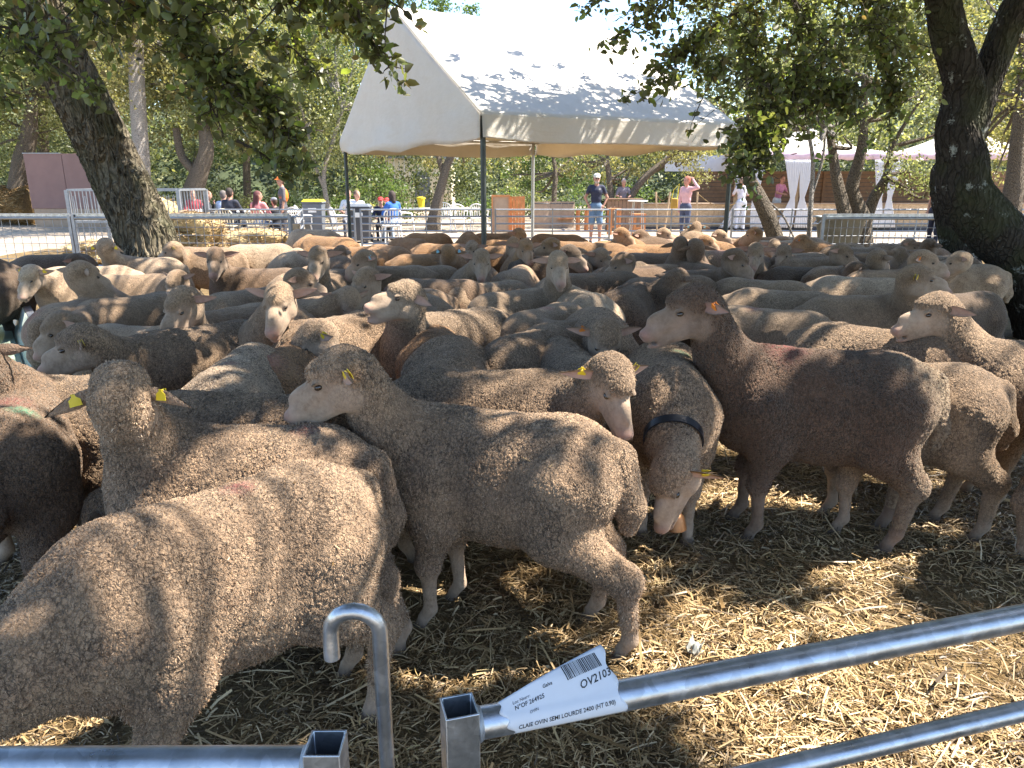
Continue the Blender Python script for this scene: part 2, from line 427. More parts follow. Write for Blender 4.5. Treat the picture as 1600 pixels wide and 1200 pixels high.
# far railings: tubular hurdles 18 m off
def rail_hurdle(xa, xb, y, label, group='tubular hurdles closing the far side of the pen', zs=(.90, .74, .57, .40, .24, .10), H_=.92, dy=0.0):
    o = empty('hurdle', ((xa+xb)/2, y, 0), label=label, cat='hurdle', group=group, rz=math.atan2(dy, xb-xa)); L_ = xb-xa
    for z in zs: MB().tube([(-L_/2, 0, z), (L_/2, 0, z)], .020, 8).build('rail', M_GALV2, o, True)
    for x in (-L_/2, L_/2, 0.0): MB().box((x, -.012 if x == 0 else 0, H_/2), (.04 if x else .03, .04 if x else .012, H_)).build('post', M_GALV2, o)
    return o
px_ = [(322, 553, 'far tubular hurdle in front of the seated diners at the left'), (563, 768, 'far tubular hurdle in front of the people in red caps'), (774, 953, 'far tubular hurdle in front of the wooden cabinet and the man in navy'),
       (962, 1137, 'far tubular hurdle in front of the woman in pink'), (1145, 1330, 'far tubular hurdle in front of the tied white curtains'), (1338, 1530, 'far tubular hurdle behind the right mesh hurdle'), (1536, 1720, 'far tubular hurdle at the right edge')]
for a, b, l in px_: rail_hurdle(ony(a, 330, 18)[0], ony(b, 330, 18)[0], 18, l)
def mesh_hurdle(xa, xb, y, label, group, ledge=True, H_=.93, dx=.15):
    o = empty('hurdle', ((xa+xb)/2, y, 0), label=label, cat='hurdle', group=group); L_ = xb-xa
    MB().tube([(-L_/2, 0, H_), (L_/2, 0, H_)], .024, 10).build('rail', M_GALV2, o, True); MB().tube([(-L_/2, 0, .08), (L_/2, 0, .08)], .02, 8).build('rail', M_GALV2, o, True)
    for x in (-L_/2, L_/2): MB().box((x, 0, H_/2+.03), (.05, .05, H_+.06)).build('post', M_GALV2, o)
    m = MB(); k = int(L_/dx)
    for i in range(1, k): m.tube([(-L_/2+i*L_/k, .0, .08), (-L_/2+i*L_/k+rs.uniform(-.02, .02), .01, .5), (-L_/2+i*L_/k, 0, H_)], .0055, 5)
    for z in np.arange(.2, H_, .14): m.tube([(-L_/2, .006, z), (0, .012, z+.008), (L_/2, .006, z)], .0055, 5)
    m.build('wire_mesh', M_GALV2, o)
    if ledge:
        m = MB(); m.box((0, 0, H_+.075), (L_, .06, .006)); m.box((0, .03, H_+.05), (L_, .006, .05))
        for i in range(int(L_/.16)): m.box((-L_/2+.08+i*.16, -.028, H_+.05), (.012, .006, .055))
        m.build('slotted_channel', M_GALV, o)
X = lambda p_, y: float(ony(p_, 340, y)[0])
mesh_hurdle(X(-120, 13.5), X(108, 13.5), 13.5, 'wire mesh hurdle at the far left in front of the brown cabinet', 'wire mesh hurdles at the back of the pen')
mesh_hurdle(X(114, 13.5), X(452, 13.5), 13.5, 'wire mesh hurdle behind the left oak trunk with straw heaped behind it', 'wire mesh hurdles at the back of the pen')
mesh_hurdle(X(1287, 13.4), X(1500, 13.4), 13.4, 'wire mesh hurdle left of the right oak trunk in front of the grey tub', 'wire mesh hurdles at the back of the pen', dx=.11)
mesh_hurdle(X(1506, 13.4), X(1700, 13.4), 13.4, 'wire mesh hurdle right of the right oak trunk', 'wire mesh hurdles at the back of the pen', dx=.11)
# side of the pen joining mesh hurdle and far railings
pc = X(455, 13.5)
o = empty('hurdle', (pc, 15.6, 0), label='side hurdle running back from the left mesh hurdle to the far railings', cat='hurdle')
for z in (.9, .72, .54, .36, .2): MB().tube([(0, -2, z), (-1.0, 2.2, z)], .018, 8).build('rail', M_GALV2, o, True)
for q in ((0, -2), (-1, 2.2)): MB().box((q[0], q[1], .47), (.05, .05, .94)).build('post', M_GALV2, o)
M_WOODP = plain('raw_wood', (.42, .30, .18), .7, var=.2, scale=10, bump=.3)
o = MB().box((X(463, 13.4), 13.35, .42), (.11, .09, .84)).build('wooden_post', M_WOODP, None, bevel=.008, label='short raw wooden post at the end of the left mesh hurdle', cat='post')

# ---------------------------------------------------------------- the tent
t = NT('tent_cloth'); co = t.co()
st_ = t.noise(co, 1.6, 5, .7).outputs[0]; sp = t.noise(co, 26, 4, .8).outputs[0]
c = t.mix(t.rng(st_, .4, .7, 0, .45), (.76, .72, .64), (.64, .585, .49)); c = t.mix(t.rng(sp, .68, .8, 0, .5), c, (.32, .29, .22))
wr = t.math('ADD', t.noise(t.map(co, (1.2, 1.2, 3)), 3, 4, .55).outputs[0], t.math('MULTIPLY', t.noise(co, 14, 2).outputs[0], .12))
bp = t.bump(wr, .30, .05)
df = t.n('BsdfDiffuse', {'Color': c, 'Normal': bp}); tr = t.n('BsdfTranslucent', {'Color': t.mix(1.0, c, (1.0, .84, .60), 'MULTIPLY'), 'Normal': bp})
mx = t.n('MixShader', {0: .25, 1: df.outputs[0], 2: tr.outputs[0]}); gl = t.n('BsdfGlossy', {'Roughness': .45, 'Normal': bp})
t.t.links.new(t.n('MixShader', {0: .04, 1: mx.outputs[0], 2: gl.outputs[0]}).outputs[0], t.out.inputs[0]); M_TENT = t.m
TX, TY, TA, TWd, TL, THe, THr = -.385, 9.8, .5, 6.16, 4.36, 2.40, 4.17
u_ = np.array([math.cos(TA), math.sin(TA), 0]); v_ = np.array([-u_[1], u_[0], 0]); TA0 = np.array([TX, TY, 0])
def tp(a, b, z): return TA0+u_*a+v_*b+np.array([0, 0, z])      # a along the eave, b across, z up
tent = empty('tent', tuple(tp(TL/2, TWd/2, 0)), label='white gabled tent standing over the middle of the flock on four steel poles', cat='tent')
tl = lambda a, b, z: tp(a, b, z)-np.array(tent.location)
na, nb = 40, 56
def roofz(b):
    return THe+(THr-THe)*(1-abs(2*b/TWd-1))
def roof_sag(a, b): return -.045*math.sin(math.pi*a/TL)*abs(math.sin(2*math.pi*b/TWd))+.006*math.sin(a*9+b*3)
V = [tl(TL*i/na, TWd*j/nb, roofz(TWd*j/nb)+roof_sag(TL*i/na, TWd*j/nb)) for i in range(na+1) for j in range(nb+1)]
Q = [(i*(nb+1)+j, (i+1)*(nb+1)+j, (i+1)*(nb+1)+j+1, i*(nb+1)+j+1) for i in range(na) for j in range(nb)]
o = link('roof', mesh_np('roof', V, Q), M_TENT, tent); sm = o.modifiers.new('s', 'SOLIDIFY'); sm.thickness = .003
for side in range(4):                                           # hanging valances; the gable ends carry a triangle above theirs
    n = 60; V = []; m_ = 14
    for i in range(n+1):
        f = i/n
        for j in range(m_+1):
            g = j/m_
            if side in (0, 1):
                b_ = -.02 if side == 0 else TWd+.02; a_ = TL*f; zt = THe+.0; dz = .29+.020*math.sin(f*9+side)+.06*math.sin(math.pi*f)
                off = (.01+.02*g)*math.sin(f*23+side*2)*g+.02*g
                V.append(tl(a_, b_+(off if side else -off), zt-dz*g))
            else:
                a_ = -.02 if side == 2 else TL+.02; b_ = TWd*f; zt = roofz(b_)+roof_sag(0, b_)-.004; zb_ = THe-.30-.06*math.sin(math.pi*f)-.03*math.sin(f*17)
                z = zt+(zb_-zt)*g; hang = max(0, (THe+.1-z)/.4)
                off = .05*math.sin(f*26+z*2)*hang*.6+.05*math.sin(f*8)*math.sin(math.pi*g)*.6+.03*hang
                V.append(tl(a_-(off if side == 2 else -off), b_, z))
    Q = [(i*(m_+1)+j, (i+1)*(m_+1)+j, (i+1)*(m_+1)+j+1, i*(m_+1)+j+1) for i in range(n) for j in range(m_)]
    o = link('valance' if side < 2 else 'gable', mesh_np('v', V, Q), M_TENT, tent); sm = o.modifiers.new('s', 'SOLIDIFY'); sm.thickness = .003
for a_, b_, mt in ((.04, .04, M_DARKPOLE), (TL-.04, .04, M_DARKPOLE), (.04, TWd-.04, M_DARKPOLE), (TL-.04, TWd-.04, M_ALU)):
    MB().tube([tl(a_, b_, 0), tl(a_, b_, THe-.03)], .036, 14).build('pole', mt, tent, True)
    MB().box(tl(a_, b_, .008), (.2, .2, .012)).build('foot_plate', M_GALV2, tent)
m = MB()
for a_ in (.04, TL-.04):
    m.tube([tl(a_, .04, THe-.03), tl(a_, TWd/2, THr-.05), tl(a_, TWd-.04, THe-.03)], .022, 8); m.tube([tl(a_, .04, THe-.04), tl(a_, TWd-.04, THe-.04)], .022, 8)
for b_, z in ((.04, THe-.03), (TWd-.04, THe-.03), (TWd/2, THr-.06)): m.tube([tl(.04, b_, z), tl(TL-.04, b_, z)], .022, 8)
m.build('frame', M_ALU, tent, True)
for a_, b_ in ((.04, .04), (TL-.04, .04), (.04, TWd-.04), (TL-.04, TWd-.04)):       # tie cords at the corners
    m = MB(); 
    for k in range(3): m.tube([tl(a_, b_, THe-.12), tl(a_+(.18-.05*k)*(1 if a_ < 1 else -1), b_+.02, THe-.06+.01*k)], .004, 5)
    m.build('tie_cord', M_PAPER, tent)
# ---------------------------------------------------------------- trees
def leaf_material(name, ramp, tw=.35, gloss=.35):
    t = NT(name); ri = t.n('NewGeometry').outputs['Random Per Island']
    c = t.ramp(ri, ramp); co = t.co()
    c = t.mix(t.rng(t.noise(co, 1.1, 3).outputs[0], .35, .65, 0, .5), c, t.mix(1.0, c, (1.25, 1.05, .7), 'MULTIPLY'))
    df = t.n('BsdfPrincipled', {'Base Color': c, 'Roughness': .42, 'Specular IOR Level': gloss})
    tr = t.n('BsdfTranslucent', {'Color': t.mix(1.0, c, (1.9, 1.95, .95), 'MULTIPLY')})
    t.t.links.new(t.n('MixShader', {0: tw, 1: df.outputs[0], 2: tr.outputs[0]}).outputs[0], t.out.inputs[0]); return t.m
M_LEAF_NEAR = leaf_material('holm_oak_leaf', [(0, (.06, .062, .032)), (.35, (.105, .115, .05)), (.7, (.16, .18, .08)), (.92, (.17, .23, .065)), (1, (.19, .125, .07))], .46, .5)
M_LEAF_GREY = leaf_material('grey_green_leaf', [(0, (.08, .095, .05)), (.5, (.17, .19, .10)), (1, (.30, .31, .19))], .38)
M_LEAF_BRIGHT = leaf_material('bright_green_leaf', [(0, (.04, .065, .02)), (.5, (.075, .125, .038)), (1, (.15, .20, .07))], .36)
M_LEAF_HEDGE = leaf_material('hedge_leaf', [(0, (.022, .035, .016)), (.5, (.06, .08, .035)), (1, (.15, .165, .08))], .28)
M_LEAF_OLIVE = leaf_material('olive_leaf', [(0, (.085, .085, .04)), (.5, (.18, .175, .085)), (1, (.31, .29, .16))], .38)
def bark_material(name, c0, c1, lichen=.0, deep=.03, sc=1.0, disp='BOTH', zs=.15):
    t = NT(name, disp); co = t.co(); w = t.noise(co, 3, 3).outputs['Color']
    wv = t.n('VectorMath', {0: t.n('VectorMath', {0: w, 1: (.5, .5, .5)}, operation='SUBTRACT').outputs[0], 'Scale': .16}, operation='SCALE').outputs[0]
    p = t.n('VectorMath', {0: co, 1: wv}, operation='ADD').outputs[0]
    pm = t.map(p, (1, 1, zs)); e = t.n('TexVoronoi', {'Vector': pm, 'Scale': 17.0*sc}, feature='DISTANCE_TO_EDGE').outputs['Distance']
    f = t.noise(t.map(p, (1, 1, .5)), 38*sc, 4, .7).outputs[0]; r = t.rng(e, 0, .22)
    h = t.math('ADD', t.math('MULTIPLY', r, deep), t.math('MULTIPLY', f, deep*.35))
    d = t.n('Displacement', {'Height': h, 'Midlevel': deep*.6, 'Scale': 1.0}); t.t.links.new(d.outputs[0], t.out.inputs['Displacement'])
    c = t.mix(t.rng(f, .3, .7), c0, c1); c = t.mix(t.rng(e, 0, .12, .8, 0), c, (.012, .010, .008))
    if lichen:
        l = t.math('MULTIPLY', t.rng(t.noise(co, 5, 5, .75).outputs[0], .60, .66), lichen); c = t.mix(l, c, (.42, .44, .40))
        c = t.mix(t.rng(t.noise(co, 2.2, 4).outputs[0], .5, .65, 0, .5), c, (.055, .062, .028))
    t.set(color=c, rough=.92, spec=.15); return t.m
M_BARK_L = bark_material('furrowed_bark', (.055, .046, .034), (.26, .22, .155), .15, .040, 1.0)
M_BARK_R = bark_material('dark_lichened_bark', (.026, .022, .019), (.070, .060, .048), .8, .016, 1.3)
M_BARK_F = bark_material('plain_bark', (.10, .08, .06), (.24, .20, .155), 0, .015, 2.6, 'BUMP', .3)
M_BARK_P = bark_material('pale_bark', (.26, .23, .20), (.45, .41, .36), 0, .012, 3.0, 'BUMP', .4)
M_TWIG = plain('twig', (.055, .042, .03), .8, var=.2, scale=20)
def trunk_mesh(pts, seg=8, ring=40, lump=.04, seed=0):
    P = crom(pts, seg); r = np.random.RandomState(seed); ph = r.uniform(0, 6, 6); V = []; Q = []
    up = None; n = len(P)
    for i in range(n):
        tt = P[min(i+1, n-1), :3]-P[max(i-1, 0), :3]; tt /= np.linalg.norm(tt)
        x = np.cross(tt, [0, 1, .01]); x /= np.linalg.norm(x); y = np.cross(tt, x)
        z = P[i, 2]
        for k in range(ring):
            a = 2*math.pi*k/ring
            q = 1+lump*(math.sin(2*a+ph[0]+z*1.1)+.6*math.sin(3*a+ph[1]-z*1.9)+.35*math.sin(5*a+ph[2]+z*2.6))
            V.append(P[i, :3]+(x*math.cos(a)+y*math.sin(a))*P[i, 3]*q)
    for i in range(n-1):
        for k in range(ring): Q.append((i*ring+k, (i+1)*ring+k, (i+1)*ring+(k+1) % ring, i*ring+(k+1) % ring))
    b = len(V); V.append(P[-1, :3]); Q += [((n-1)*ring+k, b, b, (n-1)*ring+(k+1) % ring) for k in range(0)]
    return V[:-1], Q
def pix_path(rows, loc):
    """rows of (px, py, width_px, Y) -> (x,y,z,r) relative to loc"""
    out = []
    for a, b, w, y in rows:
        p = ony(a, b, y); out.append([p[0]-loc[0], p[1]-loc[1], p[2], w*.5*mpp(a, b, y)])
    return out
def leaves(P, size, r, droop=0.0, quads=1, vary=.35):
    """P (N,3): one leaf per point, folded along its midrib"""
    n = len(P); d = r.normal(size=(n, 3)); d[:, 2] -= droop; d /= np.linalg.norm(d, axis=1)[:, None]
    s_ = np.cross(d, r.normal(size=(n, 3))); s_ /= np.linalg.norm(s_, axis=1)[:, None]+1e-9; nn = np.cross(d, s_)
    L = size*(1+vary*r.uniform(-1, 1, n))[:, None]; W = L*r.uniform(.24, .34, n)[:, None]; fo = r.uniform(.1, .5, n)[:, None]
    if quads == 1:
        V = np.stack([P, P+d*L*.5+s_*W+nn*W*fo, P+d*L, P+d*L*.5-s_*W+nn*W*fo], 1); return V.reshape(-1, 3), np.arange(n*4).reshape(n, 4)
    bend = nn*L*r.uniform(-.12, .12, n)[:, None]
    V = np.stack([P, P+d*L*.3+s_*W*.95+nn*W*fo, P+d*L*.7+s_*W*.8+nn*W*fo+bend*.5, P+d*L+bend, P+d*L*.7-s_*W*.8+nn*W*fo+bend*.5, P+d*L*.3-s_*W*.95+nn*W*fo], 1)
    b = np.arange(n)[:, None]*6; return V.reshape(-1, 3), np.concatenate([b+np.array([0, 1, 2, 3]), b+np.array([0, 3, 4, 5])])

# --- the three near oaks: trunks seen, crowns mostly above the picture, shading the flock
LL = ony(240, 470, 9.0); locL = (LL[0], 9.0, 0)
oakL = empty('oak_tree', locL, label='big leaning oak on the left with deeply furrowed bark and low hanging leaves', cat='tree', group='oaks shading the pen')
pth = pix_path([(264, 505, 143, 9.0), (250, 460, 113, 9.0), (238, 410, 99, 9.0), (219, 350, 87, 9.0), (197, 300, 85, 9.0), (174, 250, 82, 9.0), (151, 200, 81, 8.9), (126, 150, 79, 8.8), (100, 100, 76, 8.7), (76, 50, 74, 8.6), (52, 0, 71, 8.5), (24, -60, 67, 8.4), (-6, -130, 60, 8.2), (-16, -220, 50, 8.0), (4, -320, 39, 7.8)], locL)
V, Q = trunk_mesh(pth, 12, 150, .03, 1); link('trunk', mesh_np('trunk', V, Q), M_BARK_L, oakL)
LR = ony(1600, 520, 7.4); locR = (LR[0], 7.4, 0)
oakR = empty('oak_tree', locR, label='dark oak at the right with lichen patches and a forking trunk', cat='tree', group='oaks shading the pen')
pth = pix_path([(1699, 600, 183, 7.4), (1667, 545, 134, 7.4), (1645, 500, 106, 7.4), (1621, 450, 90, 7.4), (1592, 400, 82, 7.4), (1543, 350, 81, 7.4), (1508, 300, 76, 7.4), (1504, 250, 72, 7.4), (1496, 200, 62, 7.4), (1508, 150, 62, 7.4), (1498, 100, 56, 7.35), (1482, 50, 54, 7.3), (1472, 0, 52, 7.2), (1455, -80, 47, 7.0), (1450, -200, 40, 6.8), (1470, -320, 31, 6.6)], locR)
V, Q = trunk_mesh(pth, 10, 110, .05, 2); link('trunk', mesh_np('trunk', V, Q), M_BARK_R, oakR)
pth = pix_path([(1512, 215, 51, 7.42), (1524, 165, 53, 7.42), (1544, 115, 49, 7.4), (1566, 60, 46, 7.4), (1594, 0, 44, 7.3), (1654, -100, 37, 7.2), (1724, -220, 29, 7.0)], locR)
V, Q = trunk_mesh(pth, 8, 60, .04, 3); link('limb', mesh_np('limb', V, Q), M_BARK_R, oakR)
sl = (ony(1500, 420, 9.4)[0], 9.4, 0)
st2 = empty('tree_stump', sl, label='short dark broken trunk standing against the left side of the right oak', cat='tree stump')
pth = pix_path([(1520, 480, 50, 9.4), (1508, 430, 48, 9.4), (1499, 385, 46, 9.4), (1491, 345, 44, 9.4), (1482, 310, 42, 9.4), (1476, 280, 38, 9.4), (1477, 262, 32, 9.4), (1482, 252, 18, 9.4), (1484, 249, 3, 9.4)], sl)
V, Q = trunk_mesh(pth, 8, 60, .08, 5); link('trunk', mesh_np('trunk', V, Q), M_BARK_R, st2)
locN = (6.8, -.6, 0)
oakN = empty('oak_tree', locN, label='oak standing outside the picture to the right whose crown shades the nearest sheep', cat='tree', group='oaks shading the pen')
V, Q = trunk_mesh([[0, 0, 0, .45], [-.1, 0, 1, .34], [-.2, .2, 2.5, .30], [-.5, .5, 4, .26], [-1.0, .8, 5.5, .2], [-1.4, 1, 7, .1]], 6, 50, .05, 9); link('trunk', mesh_np('trunk', V, Q), M_BARK_R, oakN)

# canopy clusters chosen by where their shade falls
rc = np.random.RandomState(42)
Sv = np.array(SUNV)
def shade_pt(gx, gy, z): return np.array([gx, gy, .7])+Sv*((z-.7)/Sv[2])
_rh = np.random.RandomState(8); HOLES = [(_rh.uniform(-4.5, 5.5), _rh.uniform(2.6, 8.6), _rh.uniform(.08, .24)) for _ in range(85)]+[(-3.5, 6.3, .62), (-.62, 1.80, .26), (-1.02, 1.64, .22), (-.85, 1.45, .12), (.05, 2.42, .2), (.30, 2.35, .10), (1.45, 3.35, .22), (-.9, 2.15, .14), (2.3, 3.1, .16), (-3.2, 9.0, 1.1), (-2.6, 10.2, 1.1), (-1.9, 6.2, .35), (1.9, 2.1, .42), (2.9, 2.4, .35), (1.3, 1.35, .30), (-.55, 1.9, .20), (-1.05, 1.75, .17), (.15, 2.75, .22), (-.2, 1.62, .16), (2.6, 3.9, .28), (1.6, 3.55, .2), (-2.0, 3.9, .30),
         (-.9, 4.0, .25), (.6, 4.7, .28), (2.9, 5.2, .35), (-1.9, 2.5, .25), (.9, 3.1, .15), (2.0, 7.2, .5), (-.3, 5.6, .25), (1.25, 4.6, .25), (3.6, 3.3, .3), (.45, 1.5, .16), (2.2, 1.3, .3), (4.3, 6.5, .4), (-1.5, 3.1, .2), (-1.6, 1.3, .15), (.1, 2.2, .14), (1.9, 3.05, .14)]
for a_, b_, r_ in [(1150, 870, .14), (1250, 900, .2), (1350, 885, .15), (1500, 905, .2), (1450, 1000, .22), (1300, 1060, .26), (1560, 1080, .3), (1100, 1150, .2), (1250, 1180, .26), (1450, 1180, .3), (735, 1000, .05), (1010, 935, .09), (1160, 960, .12), (1380, 960, .12), (1570, 980, .16), (1080, 1040, .1), (1200, 820, .1), (1330, 810, .1), (1470, 850, .14), (1120, 840, .08), (1290, 860, .1)]:
    g_ = onz(a_, b_, 0); HOLES += [(g_[0]+.45+_rh.uniform(-1, 1)*r_, g_[1]+.06+_rh.uniform(-1, 1)*r_, _rh.uniform(-.03, .06)) for _ in range(3)]
cl = []
for _ in range(5200):
    gx, gy = rc.uniform(-6.5, 7.5), rc.uniform(-1.5, 8.6)
    # scattered gaps: a slow pattern plus the bright patches that show on fleeces and straw
    q = math.sin(gx*2.3+1.1*math.sin(gy*1.7))*math.sin(gy*2.9+.8*math.sin(gx*1.3)+.5)
    rad = rc.uniform(.14, .27)
    if q > .66: continue
    if any((gx-a)**2+((gy-b))**2 < (r_+rad*.75)**2 for a, b, r_ in HOLES): continue
    if any((gx-c_[0])**2+(gy-c_[1])**2 < (.50*max(rad, c_[2]))**2 for c_ in cl): continue
    cl.append((gx, gy, rad))
for k in range(520):                                    # ragged shade on the tent's lower roof
    a_, b_ = rc.uniform(.1, TL+.3), rc.exponential(.27); rp = tp(a_, b_, roofz(min(b_, 3))); q_ = rp-Sv*((rp[2]-.7)/Sv[2]); rad = rc.uniform(.06, .12)
    if any((q_[0]-c_[0])**2+(q_[1]-c_[1])**2 < (1.25*rad)**2 for c_ in cl[-300:]): continue
    cl.append((q_[0], q_[1], rad))
for k in range(420):                                    # far side outside the tent: a sparse right-hand crown
    gx, gy = rc.uniform(3.3, 9), rc.uniform(8, 12.5); rad = rc.uniform(.2, .36)
    if any((gx-c_[0])**2+(gy-c_[1])**2 < (.62*rad)**2 for c_ in cl): continue
    cl.append((gx, gy, rad))
crown = {0: [], 1: [], 2: []}; tw = {0: MB(), 1: MB(), 2: MB()}; cen = {0: [], 1: [], 2: []}
for gx, gy, rad in cl:
    for _try in range(12):
        z = rc.uniform(4.3, 6.8); p = shade_pt(gx, gy, z)
        dcam = p[1]*_cp-(p[2]-EYE)*_sp
        if dcam < .1 or 600-F_PX*((p[1]*_sp+(p[2]-EYE)*_cp)/dcam) < -40-F_PX*(rad*1.5)/max(dcam, .5): break
    else: continue
    b = 0 if p[0] < -1.2 and p[1] > 3 else (1 if p[1] > 3.0 else 2)
    n = int(2600*rad*rad*1.6); Pn = rc.normal(size=(n, 3))*np.array([rad*.52, rad*.52, rad*.40])
    crown[b].append(p+Pn); cen[b].append(p)
for b, oak, lo in ((0, oakL, locL), (1, oakR, locR), (2, oakN, locN)):
    if crown[b]:
        P = np.concatenate(crown[b])-np.array(lo); V, Q = leaves(P, .120, rc)
        link('crown', mesh_np('crown', V, Q), M_LEAF_NEAR, oak, False)
    top_ = {0: np.array([-.9, -1.0, 4.6]), 1: np.array([-.9, -.8, 4.4]), 2: np.array([-.9, .8, 4.8])}[b]
    m = MB(); C0 = np.array(cen[b])-np.array(lo); used = np.zeros(len(C0), bool)
    ctr = C0[rc.choice(len(C0), 14, replace=False)]
    for q in ctr: m.tube(crom([[*top_], [*(top_*.6+q*.4+[0, 0, .35])], [*q]], 5), np.linspace(.09, .03, 11), 7)
    for q in C0:
        k = np.argmin(((ctr-q)**2).sum(1)); a_ = ctr[k]*.8+top_*.2 if rc.rand() < .5 else ctr[k]
        if np.linalg.norm(q-a_) > .2: m.tube(crom([[*a_], [*((a_+q)/2+rc.normal(size=3)*.12)], [*q]], 3), np.linspace(.022, .006, 7), 4)
    m.build('branches', M_TWIG, oak, True)

# hanging sprays seen in the picture
def sprays(oak, loc, rows, seed, size, name='low_branches'):
    r = np.random.RandomState(seed); LP = []; m = MB()
    for (a, b, a2, b2, y1, y2, wpx, nsub, nl) in rows:
        p0, p1 = ony(a, b, y1), ony(a2, b2, y2); w = wpx*mpp((a+a2)/2, (b+b2)/2, (y1+y2)/2); midp = (p0+p1)/2+np.array([0, 0, .12*np.linalg.norm(p1-p0)])+r.normal(size=3)*w*.2
        path = crom([p0, midp, p1], 8); m.tube([q-np.array(loc) for q in path], np.linspace(.011, .003, len(path)), 5)
        for k in range(nsub):
            f = r.uniform(0.02, 1)**.8; q = path[int(f*(len(path)-1))]; dirn = (p1-p0)/np.linalg.norm(p1-p0)
            e = q+r.normal(size=3)*np.array([w, w*.9, w*.8])*.62+dirn*w*.25-np.array([0, 0, w*.15])
            mid_ = (q+e)/2+r.normal(size=3)*w*.12; sp_ = crom([q, mid_, e], 4); m.tube([z_-np.array(loc) for z_ in sp_], np.linspace(.0045, .0015, len(sp_)), 4)
            for i in range(nl):
                g = r.uniform(.2, 1.0); z_ = sp_[min(len(sp_)-1, int(g*len(sp_)))]; LP.append(z_+r.normal(size=3)*size*.45-np.array(loc))
    V, Q = leaves(np.array(LP), size, r, .35, 2); link(name, mesh_np(name, V, Q), M_LEAF_NEAR, oak, False); m.build('twigs', M_TWIG, oak, True)
sprays(oakL, locL, [
    (-60, -60, 160, 30, 4.6, 4.4, 70, 46, 13), (100, -60, 330, 40, 4.4, 4.2, 80, 46, 13), (250, -70, 480, 20, 4.2, 4.0, 75, 40, 12), (420, -80, 620, 10, 4.0, 3.8, 60, 26, 10),
    (-60, 40, 90, 90, 4.6, 4.6, 60, 34, 12), (150, 0, 320, 100, 4.3, 4.2, 60, 34, 12), (20, 60, 110, 120, 4.5, 4.4, 30, 9, 8), (90, 90, 150, 145, 4.2, 4.2, 22, 6, 7),
    (270, 30, 400, 150, 4.3, 4.3, 55, 34, 12), (300, 80, 440, 200, 4.3, 4.3, 48, 34, 12), (340, 120, 470, 230, 4.4, 4.4, 40, 28, 12), (290, 130, 350, 210, 4.4, 4.4, 34, 14, 9), (420, 180, 480, 260, 4.4, 4.4, 26, 14, 9),
    (420, 60, 500, 120, 4.2, 4.1, 40, 16, 9), (500, -30, 590, 70, 3.9, 3.8, 40, 20, 9), (560, 40, 625, 130, 3.8, 3.8, 22, 12, 8), (370, 220, 450, 275, 4.4, 4.4, 24, 8, 8), (430, -40, 540, 50, 4.1, 4.0, 45, 20, 10),
    (-60, 110, 20, 170, 4.7, 4.6, 40, 12, 9)], 11, .058)
sprays(oakR, locR, [
    (1180, -60, 1010, 20, 6.2, 6.3, 60, 40, 12), (1150, -40, 960, 60, 6.3, 6.4, 55, 34, 12), (1190, 0, 1050, 110, 6.3, 6.3, 55, 40, 12), (1020, -60, 920, 10, 6.4, 6.5, 35, 16, 10), (1100, 60, 1010, 150, 6.3, 6.3, 40, 24, 11), (1130, 90, 1090, 170, 6.3, 6.3, 30, 14, 10),
    (1200, -60, 1260, 60, 6.2, 6.2, 80, 60, 13), (1300, -60, 1380, 70, 6.3, 6.4, 80, 60, 13), (1180, 40, 1200, 140, 6.3, 6.3, 60, 50, 13), (1280, 50, 1290, 150, 6.3, 6.4, 65, 55, 13), (1390, 40, 1400, 150, 6.6, 6.6, 50, 40, 12),
    (1200, 130, 1180, 210, 6.1, 6.0, 50, 40, 12), (1180, 180, 1160, 262, 6.0, 5.9, 42, 40, 13), (1230, 190, 1190, 265, 6.0, 5.9, 34, 24, 11), (1310, 130, 1330, 190, 6.4, 6.4, 45, 26, 11), (1400, 130, 1380, 200, 6.6, 6.6, 40, 20, 10), (1240, 100, 1260, 180, 6.2, 6.2, 50, 34, 12),
    (1440, -40, 1380, 30, 6.6, 6.6, 50, 30, 12), (1660, -60, 1560, 40, 8.5, 8.6, 60, 30, 12), (1700, 60, 1590, 130, 8.6, 8.6, 50, 20, 10)], 12, .060)

